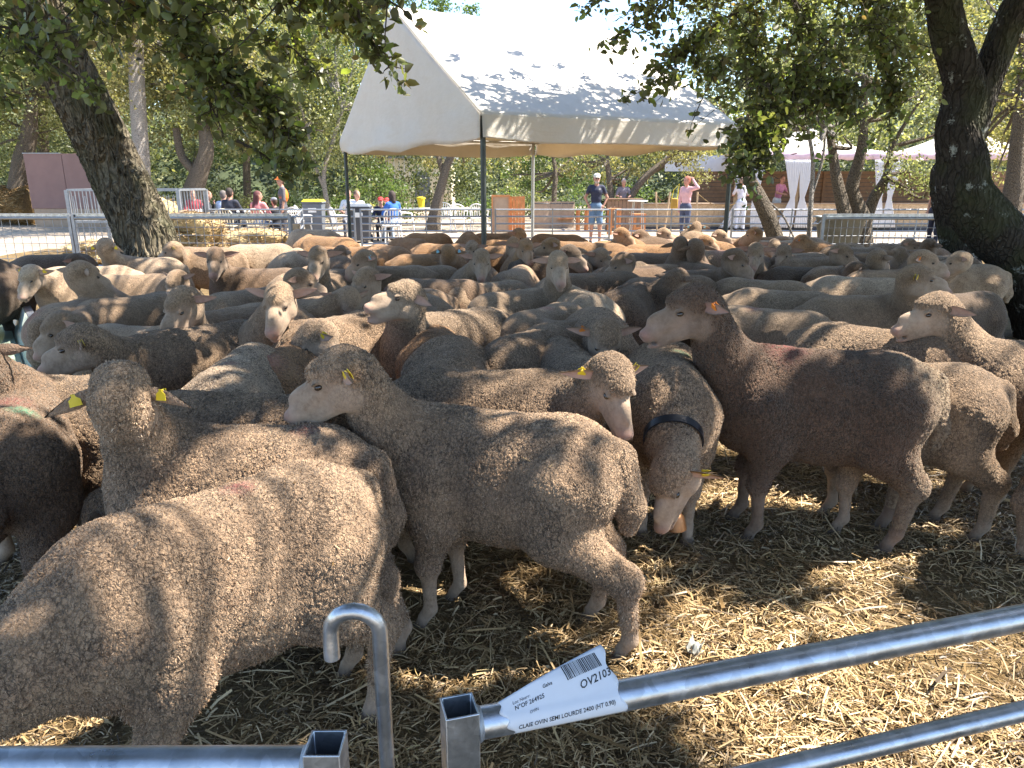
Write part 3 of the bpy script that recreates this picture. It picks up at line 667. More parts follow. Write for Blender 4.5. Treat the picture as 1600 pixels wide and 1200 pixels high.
# --- trees beyond the pen
def crown_pts(r, blobs, per, shell=.75):
    out = []; cs = []
    for (x, y, z, R_) in blobs:
        k = max(5, int(11*R_*R_))
        d = r.normal(size=(k, 3)); d /= np.linalg.norm(d, axis=1)[:, None]; c_ = np.array([x, y, z])+d*(R_*r.uniform(.35, 1, k)**.5)[:, None]*np.array([1, 1, .8])
        for q in c_: out.append(q+r.normal(size=(per, 3))*np.array([.24, .24, .15])*max(.8, R_*.55)); cs.append(q)
    return np.concatenate(out), np.array(cs)
def tree(name, px, y, stems, blobs, mat, bark, label, size=.11, per=90, seed=0, group='trees beyond the pen', nbr=22):
    """stems: rows in pixels (px,py,w,Y); blobs: (px, py, Y, radius m)"""
    loc = (ony(px, 330, y)[0], y, 0); r = np.random.RandomState(seed); o = empty(name, loc, label=label, cat='tree', group=group); L_ = np.array(loc)
    tops = []
    for i, s_ in enumerate(stems):
        P = pix_path(s_, loc); V, Q = trunk_mesh(P, 5, 18, .06, seed+i); link('trunk' if i == 0 else 'limb', mesh_np('trunk', V, Q), bark, o); tops.append(np.array(P[-1][:3])); tops.append(np.array(P[-2][:3]))
    B = [(*(ony(a, b, yy)-L_), rr) for a, b, yy, rr in blobs]
    P, cs = crown_pts(r, B, per); V, Q = leaves(P, size, r); link('crown', mesh_np('crown', V, Q), mat, o, False)
    m = MB()
    for q in cs[r.choice(len(cs), min(nbr, len(cs)), replace=False)]:
        a_ = tops[np.argmin([np.linalg.norm(q-t_) for t_ in tops])]; m.tube(crom([[*a_], [*((a_+q)/2+r.normal(size=3)*.2)], [*q]], 4), np.linspace(.05, .012, 9), 5)
    m.build('branches', bark, o, True); return o
def base(y): return 600-F_PX*math.tan(math.atan2(-EYE, y)+PITCH)-0  # photo row of the ground at distance y
G = lambda y: float(600-F_PX*((y*_sp+(0-EYE)*_cp)/(y*_cp-(0-EYE)*_sp)))
tree('oak_tree', 215, 24, [[(226, G(24), 30, 24), (222, 330, 27, 24), (220, 240, 25, 24), (215, 150, 24, 24), (213, 60, 20, 24), (215, -20, 16, 24)]], [(180, 60, 25, 2.6), (290, 30, 24, 2.5), (230, -40, 24, 2.6), (260, 150, 26, 1.8), (330, 120, 26, 1.9)], M_LEAF_OLIVE, M_BARK_P, 'straight pale grey trunk just right of the left oak with yellowish leaves', seed=21)
tree('oak_tree', 295, 25, [[(285, G(25), 42, 25), (295, 320, 32, 25), (312, 270, 28, 25), (322, 235, 24, 25), (318, 200, 18, 25), (300, 150, 12, 25)], [(312, 275, 16, 25), (285, 245, 13, 25), (275, 200, 10, 25)]], [(330, 180, 26, 1.8), (300, 130, 26, 2.0), (400, 150, 27, 2.2), (390, 60, 27, 2.4)], M_LEAF_GREY, M_BARK_F, 'leaning forked trunk behind the diners at the left', seed=22)
tree('oak_tree', 30, 27, [[(18, G(27), 40, 27), (28, 300, 34, 27), (36, 250, 28, 27), (46, 210, 22, 27), (50, 150, 14, 27)]], [(20, 150, 28, 2.6), (-40, 90, 27, 3), (70, 90, 28, 2.4), (-60, 200, 27, 2.0), (110, 30, 28, 2.4), (20, 10, 28, 3)], M_LEAF_GREY, M_BARK_F, 'dark trunk at the far left beside the brown cabinet', seed=23)
tree('oak_tree', 66, 30, [[(72, G(30), 20, 30), (68, 240, 17, 30), (66, 190, 15, 30), (60, 120, 10, 30)]], [(100, 130, 31, 2.2), (60, 60, 31, 2.6)], M_LEAF_OLIVE, M_BARK_F, 'second slimmer trunk rising behind the brown cabinet', seed=24)
tree('oak_tree', 385, 31, [[(388, G(31), 12, 31), (386, 280, 11, 31), (384, 210, 9, 31), (380, 140, 6, 31)]], [(400, 200, 32, 2.0), (350, 120, 32, 2.2), (450, 120, 32, 2.6), (430, 40, 32, 2.6)], M_LEAF_BRIGHT, M_BARK_F, 'thin straight trunk behind the man in the dark jacket', seed=25)
tree('oak_tree', 510, 27, [[(522, G(27), 9, 27), (512, 320, 8, 27), (506, 270, 7, 27), (520, 220, 6, 27), (535, 170, 5, 27)], [(508, 300, 5, 27), (490, 250, 5, 27), (480, 200, 4, 27)]], [(500, 210, 28, 2.0), (560, 160, 28, 2.0), (470, 130, 28, 2.0), (540, 60, 29, 2.2), (480, 40, 29, 2.2)], M_LEAF_GREY, M_BARK_P, 'slender pale forked tree behind the wheelie bin', seed=26)
tree('oak_tree', 680, 24, [[(675, G(24), 24, 24), (680, 330, 18, 24), (690, 290, 15, 24), (700, 255, 13, 24), (716, 225, 11, 24), (740, 195, 8, 24)], [(694, 275, 9, 24), (684, 240, 8, 24), (680, 205, 6, 24)]], [(690, 225, 24.5, 1.0), (740, 215, 25, 1.1), (650, 225, 25, .9), (790, 220, 25, 1.0), (610, 215, 25, .9), (700, 150, 25, 1.4)], M_LEAF_OLIVE, M_BARK_F, 'dark leaning trunk in the shade left of the front tent pole', seed=27, size=.09)
tree('oak_tree', 985, 25, [[(960, G(25), 14, 25), (975, 330, 13, 25), (990, 300, 12, 25), (1010, 275, 11, 25), (1035, 255, 9, 25), (1060, 235, 6, 25)], [(955, 310, 10, 25), (952, 280, 9, 25), (948, 250, 7, 25)]], [(950, 255, 25.5, .9), (1000, 245, 26, 1.0), (1050, 262, 25, .85), (1095, 255, 25, .8), (900, 250, 26, .9), (990, 200, 26, 1.3), (1070, 200, 26, 1.3)], M_LEAF_OLIVE, M_BARK_F, 'low spreading tree with bowed branches behind the man in navy', seed=28, size=.09)
tree('oak_tree', 865, 29, [[(866, G(29), 9, 29), (866, 300, 8, 29), (868, 270, 7, 29), (862, 230, 5, 29)]], [(870, 245, 29.5, .9), (840, 240, 29.5, .9), (820, 270, 30, .8), (900, 275, 30, .8)], M_LEAF_BRIGHT, M_BARK_F, 'small twisted tree behind the curved wooden screens', seed=29, size=.10)
tree('oak_tree', 1205, 14.4, [[(1222, G(14.4), 30, 14.4), (1212, 375, 26, 14.4), (1200, 340, 26, 14.4), (1184, 305, 23, 14.4), (1170, 278, 19, 14.4), (1166, 250, 16, 14.4), (1172, 210, 12, 14.4)]], [(1190, 200, 14.4, .6), (1150, 180, 14.4, .6)], M_LEAF_GREY, M_BARK_F, 'slim mottled trunk leaning left in front of the marquee curtains', seed=30, size=.07, per=60)
tree('oak_tree', 1335, 15.5, [[(1345, G(15.5), 35, 15.5), (1345, 345, 28, 15.5), (1338, 320, 23, 15.5), (1332, 290, 19, 15.5), (1345, 240, 16, 15.5), (1350, 190, 13, 15.5), (1350, 120, 9, 15.5)],
                          [(1322, 345, 23, 15.3), (1315, 315, 20, 15.3), (1306, 275, 16, 15.3), (1300, 230, 12, 15.3), (1290, 170, 8, 15.3)], [(1352, 350, 17, 15.7), (1365, 310, 16, 15.7), (1385, 275, 12, 15.7), (1392, 230, 8, 15.7)]],
     [(1330, 180, 15.5, .9), (1270, 150, 15.8, .9), (1400, 190, 15.6, .7), (1430, 275, 15.0, .45), (1410, 260, 15.2, .5), (1370, 130, 15.6, 1.0), (1290, 210, 16, .5), (1440, 290, 15, .35), (1230, 90, 16, 1.0)], M_LEAF_GREY, M_BARK_F, 'many-stemmed tree between the slim trunk and the right oak', seed=31, size=.065, per=80)
tree('sapling', 1265, 14.8, [[(1262, G(14.8), 8, 14.8), (1265, 350, 8, 14.8), (1268, 300, 7, 14.8), (1270, 250, 6, 14.8), (1262, 200, 5, 14.8)], [(1267, 310, 4, 14.8), (1285, 250, 4, 14.8), (1290, 200, 3, 14.8)], [(1240, 370, 3, 14.5), (1222, 335, 3, 14.5), (1192, 308, 2.5, 14.5), (1172, 290, 2, 14.5)]], [(1265, 190, 14.8, .35), (1290, 185, 14.8, .3)], M_LEAF_BRIGHT, M_BARK_P, 'thin bare-stemmed sapling beside the many-stemmed tree', seed=32, size=.06, per=50)
tree('oak_tree', 1580, 17, [[(1572, G(17), 36, 17), (1578, 330, 30, 17), (1586, 280, 26, 17), (1592, 220, 24, 17), (1598, 150, 20, 17), (1600, 60, 16, 17)]], [(1570, 180, 18, 1.0), (1560, 240, 18, .8), (1600, 120, 17, 1.2), (1540, 80, 18, 1.3), (1640, 220, 18, 1.2), (1590, 20, 18, 1.4)], M_LEAF_OLIVE, M_BARK_F, 'slim trunk right of the dark oak with yellow-green leaves', seed=33, size=.08)
tree('oak_tree', 1120, 27, [[(1190, G(34), 16, 34), (1180, 250, 14, 34), (1170, 120, 12, 34)]], [(1150, 110, 34, 2.2), (1210, 60, 34, 2.6), (1130, 30, 35, 2.0), (1230, 160, 34, 2.0), (1280, 90, 35, 2.4), (1330, 30, 35, 2.6), (1180, 0, 35, 2.2)], M_LEAF_GREY, M_BARK_F, 'tall grey-green tree rising behind the right end of the tent roof', seed=34, size=.14)
tree('oak_tree', 1480, 33, [[(1480, G(36), 16, 36), (1478, 200, 14, 36), (1470, 100, 12, 36)]], [(1400, 90, 36, 2.6), (1480, 60, 36, 3.0), (1560, 40, 36, 3.0), (1520, 140, 36, 2.6), (1640, 120, 36, 3.4), (1600, 200, 36, 2.4), (1430, 10, 36, 3)], M_LEAF_GREY, M_BARK_F, 'tall tree behind the marquee roof at the right', seed=35, size=.15)
tree('oak_tree', 575, 34, [[(600, G(35), 14, 35), (596, 200, 12, 35), (590, 100, 10, 35)]], [(560, 100, 35, 2.4), (600, 50, 36, 2.2), (540, 40, 35, 2.6), (500, 160, 35, 2.2), (580, 180, 35, 2.0), (660, 10, 37, 1.2), (720, 20, 38, .7)], M_LEAF_BRIGHT, M_BARK_F, 'bright leafy tree touching the left gable of the tent', seed=36, size=.14)
tree('oak_tree', 150, 40, [[(150, G(42), 16, 42), (150, 100, 12, 42)]], [(120, 80, 42, 4), (200, 20, 42, 4), (10, 40, 43, 4), (300, 60, 42, 4), (400, 20, 42, 4), (-80, 60, 42, 4), (100, 200, 42, 1.8)], M_LEAF_GREY, M_BARK_F, 'tallest pale green tree far behind the left oak', seed=37, size=.18)
# understorey: hedge and bushes of no countable kind
t = NT('added_hill_green'); t.set(color=t.mix(t.rng(t.noise(t.co(), .5, 6, .75).outputs[0], .4, .62), (.018, .028, .012), (.07, .09, .035)), rough=.95); 
nx = 60; X2, Y2 = np.meshgrid(np.linspace(-140, 140, nx), np.linspace(46, 150, 24)); Z2 = -.3+np.clip((Y2-46)/24, 0, 1)**.6*8.5*(1-.55*np.exp(-((X2-6)/14)**2))+.8*np.sin(X2*.21)+.6*np.sin(X2*.53+Y2*.2)
link('added_hill', mesh_np('added_hill', np.stack([X2.ravel(), Y2.ravel(), Z2.ravel()], 1), np.array([(j*nx+i, j*nx+i+1, (j+1)*nx+i+1, (j+1)*nx+i) for j in range(23) for i in range(nx-1)])), t.m, kind='structure')  # rise added behind the trees to block sky glare
r = np.random.RandomState(77); P = []
for x in np.arange(-40, 40, .8):
    for k in range(4):
        c_ = np.array([x+r.uniform(-1, 1), 33+r.uniform(-1.5, 3), r.uniform(.1, 3.2)]); 
        if 16 < x < 26 and c_[2] > 1.6: continue
        P.append(c_+r.normal(size=(230, 3))*np.array([.42, .42, .30])*r.uniform(.7, 1.3))
P = np.concatenate(P); P[:, 2] = np.abs(P[:, 2]); V, Q = leaves(P, .13, r)
link('hedge', mesh_np('hedge', V, Q), M_LEAF_HEDGE, None, False, kind='stuff', label='bright green undergrowth running behind the picnic area')
P = []
for x in np.arange(-60, 60, 2.2):
    for k in range(16): P.append(np.array([x+r.uniform(-2, 2), 52+r.uniform(-3, 5), r.uniform(.5, 8.0 if x < -6 or x > 14 else 5.5)])+r.normal(size=(60, 3))*np.array([1.3, 1, .9]))
P = np.concatenate(P); V, Q = leaves(P, .42, r); link('woodland', mesh_np('woodland', V, Q), M_LEAF_GREY, None, False, kind='stuff', label='far wood closing the view behind everything')
for i, (px, y, rr, zz, mt, l) in enumerate([(620, 27, .8, 1.0, M_LEAF_BRIGHT, 'bright rounded bush behind the blue jacket'), (770, 26, .7, 1.0, M_LEAF_BRIGHT, 'fresh green bush right of the leaning shaded trunk'), (455, 28, .9, .8, M_LEAF_BRIGHT, 'bush behind the orange cap'),
                                        (905, 27, .6, .7, M_LEAF_BRIGHT, 'small bush behind the left elbow of the man in navy'), (350, 29, 1.0, .9, M_LEAF_GREY, 'grey-green bush behind the dark jacket'), (545, 30, .9, .9, M_LEAF_BRIGHT, 'sunlit bush behind the white shirts'), (590, 31, .8, 1.9, M_LEAF_BRIGHT, 'tall bush under the left end of the tent valance'), (830, 31, .9, 1.1, M_LEAF_GREY, 'dark bush behind the back tent pole'), (1000, 29, .6, 1.0, M_LEAF_BRIGHT, 'pale green bush behind the high table')]):
    x = ony(px, 300, y)[0]; o = empty('bush', (x, y, 0), label=l, cat='bush', group='bushes behind the picnic tables'); r = np.random.RandomState(100+i)
    P, cs = crown_pts(r, [(0, 0, zz, rr), (rr*.7, .2, zz*.6, rr*.7), (-rr*.7, .1, zz*.6, rr*.7)], 80); P[:, 2] = np.abs(P[:, 2]); V, Q = leaves(P, .09, r)
    link('foliage', mesh_np('foliage', V, Q), mt, o, False); m = MB()
    for q in cs[::3]: m.tube([(0, 0, 0), tuple(q*.5+[0, 0, .1]), tuple(q)], [.02, .012, .005], 5)
    m.build('stems', M_TWIG, o)
# ---------------------------------------------------------------- sheep material
def sheep_material(name, disp, short=1.0):
    t = NT(name, disp)
    co = t.co(); z = t.n('Attribute', attribute_name='zn').outputs['Color']
    zs = t.n('SeparateColor', {0: z}); wool, pink, hoof = zs.outputs[0], zs.outputs[1], zs.outputs[2]
    mk = t.n('Attribute', attribute_name='mk')
    oi = t.n('ObjectInfo'); tint = oi.outputs['Color']
    rnd = t.n('CombineXYZ', {0: oi.outputs['Random'], 1: 3.1, 2: 1.7}).outputs[0]
    p = t.n('VectorMath', {0: co, 1: rnd}, operation='ADD').outputs[0]
    warp = t.noise(p, 14, 3, .6)
    wv = t.n('VectorMath', {0: t.n('VectorMath', {0: warp.outputs['Color'], 1: (.5, .5, .5)}, operation='SUBTRACT').outputs[0], 'Scale': .050}, operation='SCALE').outputs[0]
    warp2 = t.noise(p, 60, 2, .6)
    wv2 = t.n('VectorMath', {0: t.n('VectorMath', {0: warp2.outputs['Color'], 1: (.5, .5, .5)}, operation='SUBTRACT').outputs[0], 'Scale': .020}, operation='SCALE').outputs[0]
    pw = t.n('VectorMath', {0: t.n('VectorMath', {0: p, 1: wv}, operation='ADD').outputs[0], 1: wv2}, operation='ADD').outputs[0]
    pm = t.map(pw, (1.0, 1.0, .55))
    vo = t.n('TexVoronoi', {'Vector': pm, 'Scale': 70.0}, feature='DISTANCE_TO_EDGE').outputs['Distance']; vo3 = t.n('TexVoronoi', {'Vector': pm, 'Scale': 135.0}, feature='DISTANCE_TO_EDGE').outputs['Distance']
    vo2 = t.n('TexVoronoi', {'Vector': pm, 'Scale': 175.0}, feature='F1').outputs['Distance']
    amt = t.rng(t.noise(p, 5, 2).outputs[0], .34, .58, .55, 1.0)          # where the fleece has opened into clumps
    amt = t.math('MULTIPLY', amt, short)
    wm = lambda sc, det: t.math('ABSOLUTE', t.math('SUBTRACT', t.noise(t.map(p, (1, 1, .58)), sc, det, .55, .6).outputs[0], .5))
    w1, w2 = wm(42, 2), wm(88, 2)
    worm = t.math('MULTIPLY', t.rng(w1, .0, .055), t.rng(w2, .0, .05, .35, 1))
    crack = t.math('ADD', t.math('MULTIPLY', t.rng(vo, 0.0, .17), .5), t.math('MULTIPLY', worm, .6)); fine = t.noise(p, 260, 3, .7).outputs[0]
    curl = t.rng(vo2, .75, .1)
    h = t.math('ADD', t.math('MULTIPLY', t.math('MULTIPLY', crack, amt), .0075), t.math('ADD', t.math('MULTIPLY', curl, .0010), t.math('MULTIPLY', fine, .0042)))
    big = t.noise(p, 22, 3, .6).outputs[0]
    h = t.math('ADD', h, t.math('MULTIPLY', big, .011))
    h = t.math('MULTIPLY', h, wool)
    skinb = t.math('MULTIPLY', t.noise(p, 90, 4, .7).outputs[0], .0012)
    h = t.math('ADD', h, skinb)
    d = t.n('Displacement', {'Height': h, 'Midlevel': .006, 'Scale': 1.0})
    t.t.links.new(d.outputs[0], t.out.inputs['Displacement'])
    # wool colour: grey-brown dirty tips, cracks painted darker as crevice shade, lighter patches
    patch = t.noise(p, 3.2, 4, .65).outputs[0]
    wc = t.mix(t.rng(patch, .32, .68), (.235, .165, .110), (.45, .335, .23))
    wc = t.mix(t.rng(t.noise(p, 11, 4, .7).outputs[0], .45, .75, 0, .5), wc, (.52, .39, .27))
    wc = t.mix(t.rng(fine, .45, .75, .0, .35), wc, t.mix(1.0, wc, (.38, .34, .30), 'MULTIPLY'))
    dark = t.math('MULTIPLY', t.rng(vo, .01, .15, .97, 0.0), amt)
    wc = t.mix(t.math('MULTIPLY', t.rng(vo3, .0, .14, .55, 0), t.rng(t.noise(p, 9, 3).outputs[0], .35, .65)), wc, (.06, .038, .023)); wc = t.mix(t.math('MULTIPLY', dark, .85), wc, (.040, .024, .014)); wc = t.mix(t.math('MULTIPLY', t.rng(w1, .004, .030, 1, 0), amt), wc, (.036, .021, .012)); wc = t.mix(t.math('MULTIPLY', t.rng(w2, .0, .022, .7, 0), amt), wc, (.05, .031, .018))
    wc = t.mix(1.0, wc, tint, 'MULTIPLY')
    # short hair of face and legs
    sp = t.noise(p, 45, 5, .75).outputs[0]
    sk = t.mix(t.rng(sp, .35, .7), (.37, .285, .21), (.21, .15, .105))
    sk = t.mix(t.rng(t.noise(p, 9, 3).outputs[0], .4, .7, 0, .6), sk, (.50, .385, .30))
    sk = t.mix(.55, sk, t.mix(1.0, sk, tint, 'MULTIPLY'))
    c = t.mix(wool, sk, wc)
    c = t.mix(t.math('MULTIPLY', pink, .9), c, (.42, .19, .155))
    c = t.mix(hoof, c, (.10, .072, .052))
    m_ = t.math('MULTIPLY', t.math('MULTIPLY', mk.outputs['Alpha'], .72), t.rng(t.noise(p, 60, 3, .7).outputs[0], .35, .6))
    c = t.mix(m_, c, mk.outputs['Color'])
    t.set(color=c, rough=t.math('SUBTRACT', .92, t.math('MULTIPLY', pink, .3)), spec=.2, sheen=.25)
    t.b.inputs['Sheen Roughness'].default_value = .6
    t.b.inputs['Sheen Tint'].default_value = (.9, .78, .64, 1)
    return t.m
M_SHEEP_NEAR = sheep_material('wool_near', 'BOTH')
t = NT('fleece_lock'); ri = t.n('NewGeometry').outputs['Random Per Island']; co = t.co()
c = t.ramp(ri, [(0, (.13, .085, .052)), (.35, (.26, .19, .132)), (.75, (.42, .328, .238)), (1, (.58, .485, .375))])
c = t.mix(t.rng(t.noise(co, 3.2, 4, .65).outputs[0], .32, .68, .5, 0), c, t.mix(1.0, c, (.62, .56, .52), 'MULTIPLY'))
t.set(color=t.mix(1.0, c, t.n('ObjectInfo').outputs['Color'], 'MULTIPLY'), rough=.85, spec=.2); M_LOCKS = t.m
M_SHEEP = sheep_material('wool', 'BUMP', .55)
_t = NT('eye_gloss'); _t.set(color=(.028, .016, .008, 1), rough=.08, spec=.8); M_EYE = _t.m
M_TAG_Y = plain('ear_tag_yellow', (.75, .56, .03), .4, var=.05)
M_TAG_B = plain('ear_tag_pale_blue', (.30, .58, .68), .4, var=.05)
M_TAG_O = plain('ear_tag_orange', (.7, .22, .03), .4, var=.05)


# shared eye mesh
_b = bmesh.new(); bmesh.ops.create_uvsphere(_b, u_segments=14, v_segments=9, radius=1.0); EYE_ME = bpy.data.meshes.new('eye'); _b.to_mesh(EYE_ME); _b.free()
EYE_ME.polygons.foreach_set('use_smooth', np.ones(len(EYE_ME.polygons), bool)); EYE_ME.materials.append(M_EYE)
def tag_mesh(mat):
    """yellow plastic plate: narrow neck, shouldered body"""
    o = [(-.006, .012), (.006, .012), (.007, .004), (.019, -.006), (.0205, -.030), (-.0205, -.030), (-.019, -.006), (-.007, .004)]
    b = bmesh.new()
    f = b.faces.new([b.verts.new((x, .0009, y)) for x, y in o]); r = bmesh.ops.extrude_face_region(b, geom=[f])
    for v in r['geom']:
        if isinstance(v, bmesh.types.BMVert): v.co.y -= .0018
    for v in b.verts: v.co.y += .011
    r2 = bmesh.ops.duplicate(b, geom=b.verts[:]+b.edges[:]+b.faces[:])
    for v in r2['geom']:
        if isinstance(v, bmesh.types.BMVert): v.co.y -= .022
    bmesh.ops.recalc_face_normals(b, faces=b.faces)
    bmesh.ops.create_uvsphere(b, u_segments=8, v_segments=5, radius=.005, matrix=Matrix.Translation((0, -.001, .006)))
    me = bpy.data.meshes.new('ear_tag'); b.to_mesh(me); b.free(); me.materials.append(mat); return me
TAGS = {'y': tag_mesh(M_TAG_Y), 'b': tag_mesh(M_TAG_B), 'o': tag_mesh(M_TAG_O)}

W_, H_, N_, K_, P2 = (1, 0, 0), (0, 0, 0), (.0, .9, 0), (0, 0, 1), (0, .35, 0)
def ear_shell(root, d, fwd, L, wd):
    """cupped leaf: d = direction root->tip, fwd = the way the opening faces"""
    d = d/np.linalg.norm(d); fwd = fwd-d*(fwd @ d); fwd /= np.linalg.norm(fwd); w = np.cross(d, fwd)
    V = []; n = 10; m = 10
    for i in range(n):
        t = i/(n-1); hw = wd*(max(0, math.sin(math.pi*min(1, .16+.84*t)))**.75)*(1.12-.45*t)+.0006; th = .0045*(1-.85*t)
        for k in range(m):
            a = 2*math.pi*k/m; x = math.cos(a); y = math.sin(a)
            cup = -.55*hw*(1-x*x)*(1-.5*t)-.02*t*t
            V.append(root+d*(L*t)+w*(hw*x)+fwd*(cup+th*y))
    Q = []
    for i in range(n-1):
        for k in range(m): Q.append((i*m+k, i*m+(k+1) % m, (i+1)*m+(k+1) % m, (i+1)*m+k))
    Z = [(.55 if math.sin(2*math.pi*k/m) <= .2 else .0, .40 if math.sin(2*math.pi*k/m) > .2 else .05, 0) for i in range(n) for k in range(m)]
    return V, Q, Z

SHEEP = []

def sheep(bx, by, hd, label, s=1.0, head=None, haz=None, hp=-25, far=False, col='g', res=None, mk=(), tags='', zb=.86,
          legs=(0, 0, 0, 0), fat=1.0, mouth=False, neckL=.40, roll=0, pos=None, ears=.8, group='sheep crowded in the pen', collar=False, droop=.18, mesh_near=None):
    """bx,by: photo pixel of the top of the back; hd: heading in degrees (0 right, 90 away, 180 left, 270 to the camera)"""
    s = s*.95*(1 if neckL != .40 or tags else rs.uniform(.94, 1.02)); fat = fat*rs.uniform(.90, 1.06); Hd = R(hd); z0 = zb*s
    c0 = np.array(pos+(0,)) if pos else onz(bx, by, z0)
    c0 = np.array([c0[0], c0[1], 0.0]); dist = float(np.hypot(*c0[:2]))
    ca, sa = math.cos(Hd), math.sin(Hd)
    Rm = np.array([[ca, -sa, 0], [sa, ca, 0], [0, 0, 1.]])
    toL = lambda q: (np.asarray(q)-c0) @ Rm/s
    nk = np.array([.305, 0, .725])
    if haz is None: haz = hd+rs.uniform(-15, 15)
    az, pt = R(haz-hd), R(hp)
    hdir = np.array([math.cos(pt)*math.cos(az), math.cos(pt)*math.sin(az), math.sin(pt)])
    if head is not None:                       # poll of the head on the ray of that pixel, a neck's length from the shoulders
        o = toL(EYEV); dr = (ray(*head) @ Rm)/s; dr = dr/np.linalg.norm(dr)
        q = o-nk; b = q @ dr; cc = q @ q-neckL**2; D = b*b-cc
        tt = (-b+(math.sqrt(D) if far else -math.sqrt(D))) if D > 0 else -b
        poll = o+dr*tt
        v = poll-nk; l = np.linalg.norm(v)
        if l > neckL*1.35: poll = nk+v*(neckL*1.35/l)
    else:
        poll = nk+np.array([.26, rs.uniform(-.08, .08), rs.uniform(-.32, -.24)]); az = 0; pt = R(-50); hdir = np.array([math.cos(pt), 0, math.sin(pt)])
    j = lambda a: rs.uniform(-a, a)
    f_ = fat
    P = [ell((.19, 0, .625), (.245, .180*f_, .232), .06), ell((-.04, 0, .612), (.33, .212*f_, .246*(.5+.5*f_)), .06),
         ell((-.265, 0, .655), (.195, .183, .200), .08), ell((.0, 0, .77), (.38, .10, .080), .10),
         ell((.22, 0, .808), (.10, .045, .05), .08), ell((-.24, .055, .815), (.07, .045, .035), .07), ell((-.24, -.055, .815), (.07, .045, .035), .07),
         ell((.35, 0, .59), (.10, .12, .155), .10),
         cone((-.435, 0, .75), (-.485, 0, .57), .056, .046, .035), cone((-.485, 0, .57), (-.478, 0, .49), .044, .028, .03)]
    for sgn, lf in ((1, 0), (-1, 1)):
        dx = legs[lf]; x0 = .215
        P += [cone((x0+.04, sgn*.115, .64), (x0+.01, sgn*.122, .47), .11, .074, .07), cone((x0, sgn*.122, .48), (x0+.03+dx*.6, sgn*.108, .285), .074, .040, .05, (.85, 0, 0)),
              cone((x0+.03+dx*.6, sgn*.108, .285), (x0+.02+dx, sgn*.105, .095), .036, .0265, .03, (.25, 0, 0)),
              ell((x0+.035+dx*.6, sgn*.108, .285), (.039, .036, .046), .03, (.5, 0, 0)),
              cone((x0+.02+dx, sgn*.105, .095), (x0+.050+dx, sgn*.105, .05), .030, .030, .02, (0, 0, .1)),
              cone((x0+.050+dx, sgn*.087, .034), (x0+.092+dx, sgn*.090, .016), .024, .014, .006, K_), cone((x0+.050+dx, sgn*.123, .034), (x0+.092+dx, sgn*.120, .016), .024, .014, .006, K_)]
        dx = legs[2+lf]; x0 = -.33
        P += [cone((-.26, sgn*.10, .66), (-.235, sgn*.122, .50), .150, .108, .07), cone((-.245, sgn*.122, .50), (-.40+dx*.6, sgn*.112, .325), .100, .052, .06),
              cone((-.40+dx*.6, sgn*.112, .33), (-.365+dx, sgn*.11, .10), .041, .0275, .03, (.6, 0, 0)),
              ell((-.412+dx*.6, sgn*.112, .335), (.038, .034, .052), .03, (.85, 0, 0)),
              cone((-.365+dx, sgn*.11, .10), (-.335+dx, sgn*.11, .05), .031, .031, .02, (0, 0, .1)),
              cone((-.335+dx, sgn*.092, .034), (-.293+dx, sgn*.095, .016), .024, .014, .006, K_), cone((-.335+dx, sgn*.128, .034), (-.293+dx, sgn*.125, .016), .024, .014, .006, K_)]
    M = frame(hdir, R(roll)); h2 = lambda *q: poll+M @ (np.array(q)*1.07)
    e_ = lambda c, r, k=.015, z=H_: ell(h2(*c), np.array(r)*1.07, k, z, M)
    mid = (nk+poll)/2+np.array([0, 0, -.015])
    P += [cone(nk, mid, .132, .094, .08), cone(mid, h2(-.05, 0, -.01), .092, .076, .05), cone((.32, 0, .62), mid+np.array([0, 0, -.045]), .128, .086, .07),
          cone(mid+np.array([0, 0, -.03]), h2(-.02, 0, -.055), .076, .056, .05)]
    P += [e_((0, 0, -.004), (.090, .066, .080)), e_((-.012, 0, .026), (.086, .072, .070), .02, W_), e_((.050, 0, .052), (.042, .047, .030), .02, W_),
          cone(h2(.04, 0, -.008), h2(.170, 0, -.040), .060, .043, .02, H_), e_((.115, 0, .008), (.080, .029, .034), .02),
          cone(h2(.0, .026, -.062), h2(.150, .010, -.082), .048, .027, .02, H_), cone(h2(.0, -.026, -.062), h2(.150, -.010, -.082), .048, .027, .02, H_),
          e_((.200, 0, -.045), (.030, .037, .035), .015, (0, .25, 0)), e_((.217, 0, -.036), (.016, .029, .019), .012, N_),
          e_((.180, 0, -.092 if not mouth else -.112), (.034, .027, .018), .012, P2), e_((.0, .046, -.055), (.055, .034, .052), .02, (.35, 0, 0)), e_((.0, -.046, -.055), (.055, .034, .052), .02, (.35, 0, 0)),
          e_((.066, .053, .026), (.027, .015, .011), .008, (.1, 0, .45)), e_((.066, -.053, .026), (.027, .015, .011), .008, (.1, 0, .45))]
    if mouth: P += [cone(h2(.05, 0, -.085), h2(.165, 0, -.118), .034, .021, .02, P2), sub(h2(.19, 0, -.088), (.055, .020, .011), .006, M)]
    P += [sub(h2(.232, .015, -.034), (.010, .0055, .007), .005, M), sub(h2(.232, -.015, -.034), (.010, .0055, .007), .005, M),
          sub(h2(.068, .068, .012), (.020, .014, .013), .010, M), sub(h2(.068, -.068, .012), (.020, .014, .013), .010, M)]
    P += [e_((.2335, .0165, -.036), (.007, .0045, .006), .003, (0, 0, 1)), e_((.2335, -.0165, -.036), (.007, .0045, .006), .003, (0, 0, 1))]
    P += [e_((.196, 0, -.079), (.043, .0335, .0035), .002, (0, 0, .8))] if not mouth else [e_((.17, 0, -.088), (.05, .018, .008), .002, (0, .5, .6))]
    if not mouth: P += [sub(h2(.198, 0, -.079), (.045, .06, .0025), .006, M)]
